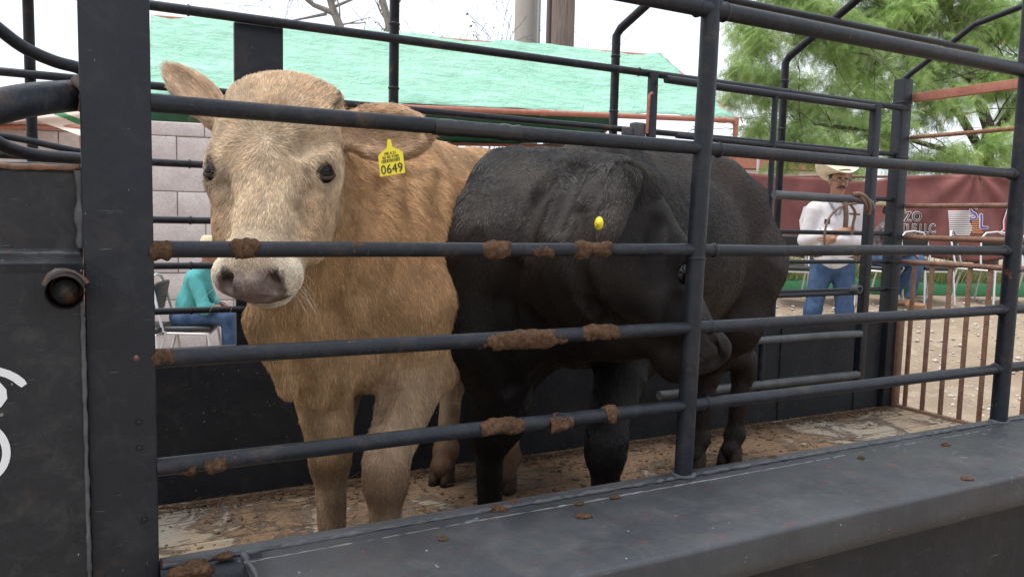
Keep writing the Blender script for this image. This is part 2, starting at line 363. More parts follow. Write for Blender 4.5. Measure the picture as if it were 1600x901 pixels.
bead([(-0.037, YP-0.002, zs2-0.06), (-0.0365, YP-0.002, 0.95), (-0.0365, YP-0.002, 0.3)], 0.0035, 4, parent=nose)
bead([(XF, YN+0.002, zs1+0.004), (-0.04, YN+0.001, zs1+0.002)], 0.004, 8, parent=nose, amp=0.3)
bead([(-0.32, YN+0.004, zt+0.001), (-0.09, YN+0.004, zt+0.003), (-0.035, YN, zt+0.006)], 0.0045, 8, name='rusty_weld', mat=rust_mat('weld_rust', (0.3, 0.14, 0.07), (0.1, 0.08, 0.07)), parent=nose)
# hollow tube end
c = W(104, 451, Y=YN-0.045); m = MB(); R_ = [[1, 0, 0], [0, 0, 1], [0, -1, 0]]
m.lathe([(0.0, -0.05), (0.0185, -0.05), (0.019, 0.0), (0.0205, 0.0035), (0.0235, 0.0035), (0.0255, 0.0), (0.0262, -0.03), (0.027, -0.08)], c, R_, 28)
fm = None; te = m.build('tube_end', black_paint('tube_end_paint', (0.03, 0.03, 0.033), 0.3, 1.0, 0.6, 3.0), nose)
th = np.linspace(0, 2*math.pi, 26); bead([c+np.array([0.0222*math.cos(a), -0.0035, 0.0222*math.sin(a)]) for a in th], 0.0038, 6, name='rust_ring', mat=RUST_BRIGHT, parent=te)
bead([c+np.array([0.029*math.cos(a), 0.006, 0.029*math.sin(a)]) for a in np.linspace(0.2, 3.0, 14)], 0.006, 9, parent=te, amp=0.9, mat=black_paint('scorched_paint', (0.05, 0.045, 0.042), 0.6, 1.0, 0.8, 6.0))
# white painted emblem strokes on the nose panel
WHITE = M('white_paint', (0.72, 0.73, 0.75), 0.5)
def stroke(pts_px, w_px, name='painted_emblem', Yq=YP-0.0012, mat=WHITE, parent=nose):
    P = np.array([W(x_, y_, Y=Yq) for x_, y_ in pts_px]); hw = w_px/2*1.28/1205; V = []; n_ = len(P)
    for i in range(n_):
        t_ = P[min(i+1, n_-1)]-P[max(i-1, 0)]; t_ = t_/np.linalg.norm(t_); q = np.array([-t_[2], 0, t_[0]])
        k = hw*(0.75 if i in (0, n_-1) else 1); V += [P[i]+q*k, P[i]-q*k]
    return link_mesh(name, V, [(2*i, 2*i+1, 2*i+3, 2*i+2) for i in range(n_-1)], mat, parent, False)
stroke([(-60, 575), (-30, 574), (-5, 579), (12, 584), (24, 590), (33, 597), (38, 602)], 12)
stroke([(-40, 600), (-20, 596), (-6, 602), (2, 611), (3, 621), (-3, 630), (-18, 634), (-40, 632)], 14)
ang = np.linspace(-100, 100, 30); stroke([(-34+44*math.cos(rad(a)), 707+44*math.sin(rad(a))) for a in ang], 11)

# curved nose pipes
def px_pipe(name, pts, r, mat=PAINT_PIPE):
    Q = np.array([W(x_, y_, D=d_) for x_, y_, d_ in pts]); s_ = np.linspace(0, len(Q)-1, 8*len(Q)); out = []
    for q in s_:                                   # Catmull-Rom
        i = min(int(q), len(Q)-2); f = q-i; p0, p1, p2, p3 = Q[max(i-1, 0)], Q[i], Q[i+1], Q[min(i+2, len(Q)-1)]
        out.append(0.5*((2*p1)+(-p0+p2)*f+(2*p0-5*p1+4*p2-p3)*f*f+(-p0+3*p1-3*p2+p3)*f**3))
    m = MB(); m.tube(out, r, 20); return m.build(name, mat, tr)
px_pipe('nose_pipe', [(128, 149, 1.325), (100, 151, 1.30), (50, 156, 1.22), (-20, 171, 1.14), (-90, 195, 1.1)], 0.0262)
bead([W(120, 126, D=1.295), W(131, 140, D=1.29), W(133, 158, D=1.29), W(127, 174, D=1.295)], 0.0085, 12, name='rusty_weld', mat=rust_mat('weld_rust_b', (0.24, 0.13, 0.07), (0.06, 0.06, 0.065), (0.12, 0.1, 0.09)))
px_pipe('nose_pipe', [(135, 113, 1.9), (118, 105, 1.88), (85, 96, 1.85), (40, 76, 1.80), (0, 47, 1.75), (-50, 5, 1.7)], 0.0148)
px_pipe('nose_pipe', [(132, 249, 2.05), (112, 247, 2.0), (60, 243, 1.9), (25, 235, 1.85), (-5, 222, 1.8), (-50, 190, 1.75)], 0.0158)
px_pipe('nose_pipe', [(132, 238, 2.7), (100, 232, 2.65), (50, 221, 2.6), (0, 212, 2.55), (-60, 205, 2.5)], 0.0115)
px_pipe('nose_pipe', [(-60, 262, 1.7), (20, 262, 1.75), (60, 262, 1.8), (132, 266, 1.95)], 0.013)

# ledge over the wheels: sheet with rolled front edge, weld seam, curb
YO = 1.136; X0, X1 = 0.215, 5.2; xs = np.linspace(X0, X1, 90); prof = [(YN+0.03, ZS-0.004)]
prof += [(y_, ZS+0.002) for y_ in np.linspace(YN-0.01, YO+0.05, 12)] + [(YO+0.012-0.012*math.sin(a), ZS-0.012+0.012*math.cos(a)+0.002) for a in np.linspace(0.15, math.pi/2, 7)] + [(YO, 0.715), (YO+0.001, 0.687), (YO+0.012, 0.684), (YO+0.03, 0.684)]
V = []; F = []; n = len(prof)
for i, x_ in enumerate(xs):
    for (y_, z_) in prof:
        q = np.array([[x_, y_, z_]]); b_ = 0.0022*float(vnoise(q, 3.5, 5)[0]); V.append((x_+(0.0 if i else -0.10*(YN-y_)/0.36*0), y_+b_*0.7, z_+b_))
for i in range(len(xs)-1):
    for k in range(n-1): F.append((i*n+k, i*n+k+1, (i+1)*n+k+1, (i+1)*n+k))
F.append(tuple(range(n)))
ledge = link_mesh('side_ledge', V, F, PAINT_LEDGE, tr)
bead([(X0, YN-0.055, ZS+0.001), (2.5, YN-0.05, ZS+0.001), (5.2, YN-0.05, ZS+0.001)], 0.0022, 21, mat=black_paint('pale_seam', (0.15, 0.145, 0.145), 1.0, 0.0, 1.0, 8.0), parent=ledge, amp=0.9)
bead([(0.08, YN-0.018, ZS+0.004), (2.6, YN-0.014, ZS+0.006), (5.2, YN-0.012, ZS+0.006)], 0.0042, 22, parent=ledge, amp=1.1)
bead([(X0+0.004, YN-0.02, ZS+0.002), (X0+0.012, YN-0.12, ZS+0.002), (X0+0.004, YN-0.3, ZS+0.001), (X0+0.002, YO+0.03, ZS)], 0.005, 23, parent=ledge)
for xx in (1.303, 2.675):
    th = np.linspace(0, 2*math.pi, 22); bead([(xx+0.026*math.cos(a), YN+0.026*math.sin(a), ZS+0.004) for a in th], 0.006, 31+int(xx), parent=ledge)
m = MB(); m.box(((0.0745+XR)/2, YN+0.006, ZS-0.018), (XR-0.0745, 0.032, 0.05), bev=0.007); m.build('curb', PAINT_LEDGE, tr)
m = MB(); m.tube([(0.075, YN-0.035, ZS-0.03), (0.25, YN-0.035, ZS-0.03)], 0.034, 18); m.build('curb_pipe', PAINT, tr)
# dark skirt sheet under the ledge, slightly set back
SKIRT = black_paint('skirt_paint', (0.010, 0.011, 0.014), 0.5, 0.0, 0.6, 0.8, rough=(0.5, 0.75))
m = MB(); m.box(((0.25+5.2)/2, YO+0.09, 0.43), (4.95, 0.012, 0.51)); m.box((2.9, YO+0.084, 0.43), (0.04, 0.02, 0.5), bev=0.004); m.build('side_skirt', SKIRT, tr)
m = MB(); m.box((0.15, YN-0.005, 0.45), (0.18, 0.012, 0.5)); m.build('lower_skin', PAINT_TUB, tr)

# caked dung --------------------------------------------------
def dung_mat():
    m = M('dried_dung', (0.16, 0.09, 0.05), 0.95, 0, 0.15); t = NT(m); v = t.coord((1, 1, 0.7)); n1 = t.noise(v, 75, 9, 0.85, 0.4); n2 = t.noise(v, 25, 5, 0.7)
    c = t.ramp(n1, [(0.36, (0.045, 0.022, 0.013)), (0.5, (0.19, 0.105, 0.062)), (0.64, (0.33, 0.20, 0.12))]); t.color(t.mix(t.math('MULTIPLY', n2, 0.5), c, (0.13, 0.08, 0.05)))
    t.bump(t.math('ADD', n1, t.noise(t.coord((1, 1, 1), (0.4, 0.2, 0.1)), 190, 6, 0.8)), 1.0, 0.012); return m
DUNG = dung_mat()
import bmesh
def clump_mesh(sx, sy, sz, seed, detail=4, name='dung_clump'):
    bm = bmesh.new(); bmesh.ops.create_icosphere(bm, subdivisions=detail, radius=1.0)
    P = np.array([v.co for v in bm.verts]); d = 1+0.28*vnoise(P, 1.7, seed)+0.22*vnoise(P, 4.5, seed+3)+0.12*vnoise(P, 11, seed+5)
    P = P*d[:, None]*np.array([sx, sy, sz]); me = bpy.data.meshes.new(name)
    me.from_pydata([tuple(p) for p in P], [], [[v.index for v in f.verts] for f in bm.faces]); bm.free()
    me.polygons.foreach_set('use_smooth', [True]*len(me.polygons)); me.materials.append(DUNG); return me
def pipe_crust(px0, px1, py, z, r, seed, hang=0.0, cover=0.8, Yp=YN):
    """crust wrapped round a pipe between two photo columns"""
    xa = W(px0, py, Y=Yp)[0]; xb = W(px1, py, Y=Yp)[0]; xa, xb = xa-0.006, xb+0.006; ctr = math.pi+(-0.6 if seed % 2 else 0.9)+0.4*math.sin(seed); cover = cover+0.04; n1 = max(14, int((xb-xa)/0.0025)); n2 = 40; V = []; F = []
    for i in range(n1+1):
        s_ = i/n1; x_ = xa+(xb-xa)*s_
        for k in range(n2):
            th = 2*math.pi*k/n2; q = np.array([[x_, math.cos(th)*r, math.sin(th)*r]]); N_ = lambda f_, sd_: float(vnoise(q, f_, sd_)[0])
            s2 = s_+0.22*N_(42, seed+20)+0.10*N_(120, seed+21); env = min(1, max(0, min(s2, 1-s2)*5)); side = math.cos(th-ctr)          # thicker on one side of the pipe
            e = cover-0.75+0.75*side+0.85*N_(24, seed)+0.5*N_(55, seed+1)+0.4*N_(130, seed+2)
            t_ = max(-0.0015, 0.0058*min(1.15, e*env*1.3-(1-env)*0.5)+0.0017*N_(230, seed+9)+0.001*N_(420, seed+10)); low = max(0, -math.sin(th)); t_ += hang*low*env*max(0, 0.2+N_(45, seed+7))*max(0, e)
            V.append((x_, Yp+math.cos(th)*(r+t_), z+math.sin(th)*(r+t_)))
    for i in range(n1):
        for k in range(n2): F.append((i*n2+k, i*n2+(k+1) % n2, (i+1)*n2+(k+1) % n2, (i+1)*n2+k))
    F += [tuple(range(n2)), tuple(range(n1*n2, (n1+1)*n2))]
    return link_mesh('dung_clump', V, F, DUNG)
GD = 'dried dung caked on the near rails'
for i, (a, b, py, z, r, hg, cv, lab) in enumerate([
    (362, 399, 385, 1.353, 0.0152, 0.010, 1.0, "reddish dung lump on the rail just above the tan cow's nose"),
    (547, 570, 383, 1.353, 0.0152, 0.0, 0.45, "thin dung flake on the second rail right of the tan cow's face"),
    (744, 790, 387, 1.353, 0.0152, 0.006, 0.7, "dung smear on the second rail over the black cow's chest"),
    (826, 880, 383, 1.353, 0.0152, 0.0, 0.35, "thin line of dung along the top of the second rail left of the ear"),
    (893, 948, 386, 1.353, 0.0152, 0.004, 0.95, "brown dung crust on the second rail right under the black cow's ear"),
    (238, 266, 385, 1.353, 0.0152, 0.003, 0.7, "dung lump where the second rail meets the wide flat post"),
    (240, 268, 556, 1.156, 0.0165, 0.004, 0.7, "dung lump where the third rail meets the wide flat post"),
    (748, 890, 527, 1.156, 0.0165, 0.007, 1.0, "long thick dung crust on the third rail before the black cow"),
    (908, 960, 517, 1.156, 0.0165, 0.004, 0.6, "short dung crust on the third rail, right of the long crust"),
    (323, 352, 722, 0.957, 0.0165, 0.008, 1.1, "round brown dung clod on the lowest rail near the wide post"),
    (750, 812, 668, 0.957, 0.0165, 0.006, 1.0, "wide dung crust on the lowest rail between the two cattle"),
    (858, 890, 652, 0.957, 0.0165, 0.010, 1.0, "dung clod drooping under the lowest rail before the black cow"),
    (944, 960, 643, 0.957, 0.0165, 0.004, 0.9, "small dung clod on the lowest rail over the black cow's knee"),
    (280, 300, 728, 0.957, 0.0165, 0.0, 0.3, "tiny dung fleck on the lowest rail next to the round clod")]):
    tag(pipe_crust(a, b, py, z, r, i*3+1, hg, cv), lab, 'dung', GD)
GL = 'dung clods lying on the side ledge'
for i, (px_, py_, sx, sy, sz, lab) in enumerate([
    (302, 893, 0.035, 0.022, 0.018, 'large matted dung clod at the near left end of the side ledge'),
    (350, 868, 0.018, 0.010, 0.007, 'flat dung scrap just behind the large clod at the ledge end'),
    (779, 795, 0.020, 0.014, 0.010, 'crumbled dung heap on the ledge below the black cow front leg'),
    (803, 785, 0.013, 0.010, 0.008, 'rounded dung crumb behind the crumbled heap on the ledge'),
    (911, 805, 0.017, 0.014, 0.003, 'thin flat tan dung flake lying on the grey ledge'),
    (961, 776, 0.014, 0.009, 0.003, 'flat dung scrap on the ledge weld seam before the middle post'),
    (905, 786, 0.012, 0.008, 0.003, 'narrow orange dung scrap on the weld seam of the ledge'),
    (1207, 716, 0.017, 0.010, 0.008, 'dung clod on the ledge curb right of the middle post'),
    (1346, 716, 0.009, 0.009, 0.008, 'small dark dung crumb standing on the ledge between the posts'),
    (1478, 694, 0.016, 0.010, 0.005, 'brown dung crumb on the ledge before the rear post'),
    (1512, 747, 0.016, 0.012, 0.003, 'flat tan dung spot near the outer edge of the ledge'),
    (692, 841, 0.010, 0.009, 0.004, 'small fluffy dung crumb low on the ledge below the tan cow')]):
    p = W(px_, py_, Z=ZS+0.004 if i > 1 else ZS+0.012); me = clump_mesh(sx, sy, sz, 40+i, 4); o = bpy.data.objects.new('dung_clod', me); col.objects.link(o)
    o.location = p; tag(o, lab, 'dung', GL)
# litter on the bed
rs = np.random.RandomState(3); V = []; F = []
base = clump_mesh(1, 1, 1, 3, 1, 'tmp'); bv = np.array([v.co for v in base.vertices]); bf = [list(p.vertices) for p in base.polygons]
def add_clod(x_, y_, s_, fl=0.45):
    n_ = len(V); a = rs.rand()*6.28; R2 = np.array([[math.cos(a), -math.sin(a), 0], [math.sin(a), math.cos(a), 0], [0, 0, 1]])
    q = bv*(0.45+0.9*rs.rand(len(bv), 1))*np.array([1, 0.4+0.5*rs.rand(), fl*(0.5+rs.rand()*0.6)])*s_
    V.extend((q @ R2.T + np.array([x_, y_, ZB+s_*0.12])).tolist()); F.extend([[i+n_ for i in f] for f in bf])
for k in range(12000):
    zone = rs.rand()
    if zone < 0.35: x_ = rs.uniform(0, 4.45); y_ = YF-0.02-abs(rs.normal(0, 0.05))
    elif zone < 0.85: x_ = np.clip(rs.normal(1.9, 0.8), 0.1, 4.4); y_ = rs.uniform(1.6, 3.2)
    else: x_ = rs.uniform(0.0, 4.4); y_ = rs.uniform(1.6, 3.2)
    if vnoise(np.array([[x_, y_, 0]]), 3.0, 2)[0] < -0.15 and rs.rand() < 0.8: continue
    add_clod(x_, y_, 0.002+0.016*rs.rand()**6+0.002*rs.rand())
for k in range(700):                               # straws
    x_ = rs.uniform(0, 4.4); y_ = rs.uniform(1.6, 3.2) if rs.rand() < 0.5 else YF-0.03-abs(rs.normal(0, 0.04)); a = rs.normal(0, 0.6); L = rs.uniform(0.02, 0.11); q = np.array([math.cos(a), math.sin(a), rs.normal(0, 0.08)])*L
    n_ = len(V); p0 = np.array([x_, y_, ZB+0.006+0.01*rs.rand()]); s2 = np.array([-q[1], q[0], 0])/L*0.0016; up = np.array([0, 0, 0.0018])
    V.extend([(p0+s2).tolist(), (p0-s2).tolist(), (p0+up).tolist(), (p0+q+s2).tolist(), (p0+q-s2).tolist(), (p0+q+up).tolist()]); F.extend([[n_, n_+1, n_+4, n_+3], [n_+1, n_+2, n_+5, n_+4], [n_+2, n_, n_+3, n_+5]])
LITTER = rust_mat('manure', (0.085, 0.048, 0.027), (0.15, 0.09, 0.05), (0.04, 0.022, 0.013))
tag(link_mesh('manure_litter', V, F, LITTER), 'crumbled manure and straw scattered over the trailer floor boards', 'manure', kind='stuff')
bpy.data.meshes.remove(base)
# ================================================================ soft-body modelling by distance fields
import openvdb
def nrm(a): a = np.array(a, float); return a/np.linalg.norm(a)
class Field:
    def __init__(s, lo, hi, h):
        s.lo = np.array(lo, float); s.h = h; s.n = np.ceil((np.array(hi)-s.lo)/h).astype(int)+1
        s.a = np.full(s.n, 1.0, np.float32); s.prims = []
    def _sub(s, blo, bhi):
        i0 = np.maximum(0, np.floor((blo-s.lo)/s.h).astype(int)); i1 = np.minimum(s.n, np.ceil((bhi-s.lo)/s.h).astype(int)+1)
        if np.any(i1 <= i0): return None
        g = [(s.lo[k]+s.h*np.arange(i0[k], i1[k])).astype(np.float32) for k in range(3)]
        return tuple(slice(i0[k], i1[k]) for k in range(3)), np.stack(np.meshgrid(*g, indexing='ij'), -1)
    def _apply(s, fn, blo, bhi, k, op):
        m = max(0.06, k*1.2); r = s._sub(np.array(blo)-m, np.array(bhi)+m)
        if r is None: return
        sl, P = r; b = fn(P).astype(np.float32); a = s.a[sl]
        if op == 'sub':
            b = -b; h = np.clip(0.5-0.5*(b-a)/k, 0, 1); s.a[sl] = b*(1-h)+a*h+k*h*(1-h); return
        h = np.clip(0.5+0.5*(b-a)/k, 0, 1); s.a[sl] = b*(1-h)+a*h-k*h*(1-h)
    def cone(s, a, b, ra, rb, k=0.03, sq=None, info=None, op='add'):
        """round cone a-b; sq=(axis, factor): squeezed along that world axis"""
        a = np.array(a, float); b = np.array(b, float); d = b-a; L2 = max(d @ d, 1e-9)
        ax, fac = (nrm(sq[0]), sq[1]) if sq else (None, 1)
        def fn(P):
            q = P-a; t = np.clip((q @ d)/L2, 0, 1); q = q-t[..., None]*d; r = ra+(rb-ra)*t
            if ax is None: return np.sqrt((q*q).sum(-1))-r
            l = q @ ax; e = np.sqrt(np.maximum((q*q).sum(-1)-l*l+(l/fac)**2, 1e-12)); return (e-r)*(0.5+0.5*min(fac, 1))
        R = max(ra, rb)*max(1, fac); s._apply(fn, np.minimum(a, b)-R, np.maximum(a, b)+R, k, op)
        if op == 'add': s.prims.append((fn, info))
        return fn
    def ell(s, c, rads, R=None, k=0.03, info=None, op='add'):
        c = np.array(c, float); rads = np.array(rads, float); R = np.eye(3) if R is None else np.array(R)   # rows = axes
        def fn(P):
            q = (P-c) @ R.T; k0 = np.sqrt(((q/rads)**2).sum(-1)); k1 = np.sqrt(((q/rads**2)**2).sum(-1)); return k0*(k0-1)/np.maximum(k1, 1e-6)
        ext = np.sqrt((np.abs(R.T)**2 @ rads**2)); s._apply(fn, c-ext, c+ext, k, op)
        if op == 'add': s.prims.append((fn, info))
        return fn
    def hit(s, x, y):
        D = np.arange(1.2, 3.4, 0.003); P = np.stack([W(x, y, D=d) for d in D]); i = np.round((P-s.lo)/s.h).astype(int); ok = np.all((i >= 0) & (i < s.n), axis=1)
        v_ = np.full(len(D), 1.0); v_[ok] = s.a[i[ok, 0], i[ok, 1], i[ok, 2]]; k = np.argmax(v_ < 0); return P[k] if v_[k] < 0 else None
    def groove(s, pts, r, depth, k=0.025):
        Q = [q for q in (s.hit(a, b) for a, b in pts) if q is not None]; Q = [q+(CAM-q)/np.linalg.norm(CAM-q)*(r-depth) for q in Q]
        for a, b in zip(Q[:-1], Q[1:]):
            if np.linalg.norm(a-b) < 0.25: s.cone(a, b, r, r, k, None, None, 'sub')
    def mesh(s):
        g = openvdb.FloatGrid(3*s.h); g.copyFromArray(np.clip(s.a, -3*s.h, 3*s.h)); p, q = g.convertToQuads(0.0)
        V = p.astype(float)*s.h+s.lo; F = np.array(q, int)
        c = V[F].mean(1); e = np.cross(V[F[:, 2]]-V[F[:, 0]], V[F[:, 3]]-V[F[:, 1]])      # orientation check against the field
        e /= np.linalg.norm(e, axis=1)[:, None]+1e-12; j = slice(0, len(F), 37)
        def smp(P): i = np.clip(np.round((P-s.lo)/s.h).astype(int), 0, s.n-1); return s.a[i[:, 0], i[:, 1], i[:, 2]]
        if (smp(c[j]+e[j]*s.h*1.5) < smp(c[j]-e[j]*s.h*1.5)).mean() > 0.5: F = F[:, ::-1]
        return V, F
    def weights(s, V, sig=0.025):
        D = np.stack([fn(V) for fn, inf in s.prims], 1); D -= D.min(1, keepdims=True); Wt = np.exp(-D/sig); return Wt/Wt.sum(1, keepdims=True)
    def blend(s, V, key, default, sig=0.025):
        Wt = s.weights(V, sig); vals = np.array([(inf or {}).get(key, default) for fn, inf in s.prims], float); return Wt @ vals
def fast_mesh(name, V, F, mats, parent=None, smooth=True, colors=None):
    me = bpy.data.meshes.new(name); V = np.asarray(V, np.float32); F = np.asarray(F, np.int32); k = F.shape[1]
    me.vertices.add(len(V)); me.vertices.foreach_set('co', V.ravel()); me.loops.add(F.size); me.loops.foreach_set('vertex_index', F.ravel())
    me.polygons.add(len(F)); me.polygons.foreach_set('loop_start', np.arange(0, F.size, k, dtype=np.int32)); me.polygons.foreach_set('loop_total', np.full(len(F), k, np.int32))
    me.update(calc_edges=True); me.polygons.foreach_set('use_smooth', np.full(len(F), smooth))
    for m in (mats if isinstance(mats, (list, tuple)) else [mats]): me.materials.append(m)
    if colors is not None:
        ca = me.color_attributes.new('tint', 'FLOAT_COLOR', 'POINT'); ca.data.foreach_set('color', np.c_[colors, np.ones(len(colors))].astype(np.float32).ravel())
    o = bpy.data.objects.new(name, me); col.objects.link(o)
    if parent is not None: o.parent = parent; o.matrix_parent_inverse = parent_world(parent).inverted()
    return o
def vnormals(V, F):
    n = np.cross(V[F[:, 2]]-V[F[:, 0]], V[F[:, 3]]-V[F[:, 1]]); N = np.zeros_like(V)
    for k in range(4): np.add.at(N, F[:, k], n)
    return N/(np.linalg.norm(N, axis=1)[:, None]+1e-12)

def coat_material(name, rough=0.6, spec=0.3, attr='tint', bump=True, sheen=0.0):
    m = M(name, (0.5, 0.4, 0.3), rough, 0, spec); t = NT(m); a = t.n('ShaderNodeAttribute', _attribute_name=attr)
    if bump:
        n = t.noise(t.coord((1, 1, 0.6)), 300, 3, 0.6); t.color(t.mix(t.math('MULTIPLY', n, 0.45), a.outputs['Color'], (0.02, 0.015, 0.01))); t.bump(n, 0.4, 0.003)
    else: t.color(a.outputs['Color'])
    return m
def skin_folds(V, N, O, fwd, left, hd, amp):
    Q = np.stack([(V-O) @ fwd, (V-O) @ left, V[:, 2]], 1); w1 = np.clip((Q[:, 0]+0.1)/0.35, 0, 1)*np.clip((Q[:, 2]-0.75)/0.2, 0, 1)*(1-np.clip(hd*1.5, 0, 1))
    R_ = Q+0.05*np.stack([vnoise(Q, 4, 31), vnoise(Q, 4, 32), vnoise(Q, 4, 33)], 1); n1 = 1-np.abs(vnoise(R_*np.array([1.0, 1.0, 0.22]), 13, 41))*2; n2 = vnoise(Q, 5, 42)
    return V+N*(amp*(w1*n1*1.0)+amp*0.9*n2*(1-np.clip(hd*1.5, 0, 1)))[:, None]
def grow_fur(name, V, F, N, flow, length, lift, color, dens, count, parent, mat, r0=0.00045, seed=0, steps=4, clump=0.35, jit=0.25, csize=0.009, cpull=0.45):
    """strands combed along a flow field, as hair curves"""
    rs = np.random.RandomState(seed)
    A = 0.5*np.linalg.norm(np.cross(V[F[:, 2]]-V[F[:, 0]], V[F[:, 3]]-V[F[:, 1]]), axis=1)
    wgt = A*dens[F].mean(1); f = rs.choice(len(F), count, p=wgt/wgt.sum()); u = rs.rand(count, 1); v_ = rs.rand(count, 1); q = F[f]
    def ip(X): 
        X = np.asarray(X); 
        if X.ndim == 1: X = X[:, None]
        return (X[q[:, 0]]*(1-u)*(1-v_)+X[q[:, 1]]*u*(1-v_)+X[q[:, 2]]*u*v_+X[q[:, 3]]*(1-u)*v_)
    P = ip(V); n = ip(N); n /= np.linalg.norm(n, axis=1)[:, None]; fl = ip(flow)
    wav = np.stack([vnoise(P, 38, seed+1), vnoise(P, 38, seed+2), vnoise(P, 38, seed+3)], 1)*clump+np.stack([vnoise(P, 110, seed+4), vnoise(P, 110, seed+5), vnoise(P, 110, seed+6)], 1)*clump*0.8+rs.normal(0, jit, (count, 3))
    d = fl+wav; d -= n*(d*n).sum(1)[:, None]; d /= np.linalg.norm(d, axis=1)[:, None]+1e-9
    L = ip(length)*(0.65+0.7*rs.rand(count, 1)); lf = ip(lift)*(0.7+0.6*rs.rand(count, 1)); c = ip(color)*(0.72+0.5*rs.rand(count, 1))*(1+0.22*vnoise(P, 75, seed+8)[:, None])
    pts = np.zeros((count, steps, 3), np.float32)
    cs = csize*(1+0.5*vnoise(P, 12, 3)[:, None]); ci = np.floor(P/cs); hj = np.stack([np.abs(np.sin(ci @ np.array(k_)))*43758.5 % 1 for k_ in ((12.9, 78.2, 37.7), (93.9, 67.3, 11.1), (45.1, 19.7, 83.3))], 1)
    pull = (ci+0.25+0.5*hj)*cs+d*L*0.7-P-d*L; pull -= n*(pull*n).sum(1)[:, None]; c = c*(0.80+0.40*hj[:, :1])
    for k in range(steps):
        s_ = k/(steps-1); pts[:, k] = P-n*0.001+L*(s_*d*(1-0.15*s_)+n*(lf*s_*(1.15-0.75*s_)))+pull*(cpull*s_**1.5)
    cu = bpy.data.hair_curves.new(name); cu.add_curves([steps]*count)
    cu.attributes['position'].data.foreach_set('vector', pts.ravel())
    ra = cu.attributes.get('radius') or cu.attributes.new('radius', 'FLOAT', 'POINT')
    rr = np.tile(np.linspace(1, 0.25, steps), count)*np.repeat(r0*(0.7+0.6*rs.rand(count)), steps); ra.data.foreach_set('value', rr.astype(np.float32))
    ca = cu.attributes.new('tint', 'FLOAT_COLOR', 'CURVE'); ca.data.foreach_set('color', np.c_[np.clip(c, 0, 1), np.ones(count)].astype(np.float32).ravel())
    cu.materials.append(mat); o = bpy.data.objects.new(name, cu); col.objects.link(o)
    if parent is not None: o.parent = parent; o.matrix_parent_inverse = parent_world(parent).inverted()
    return o

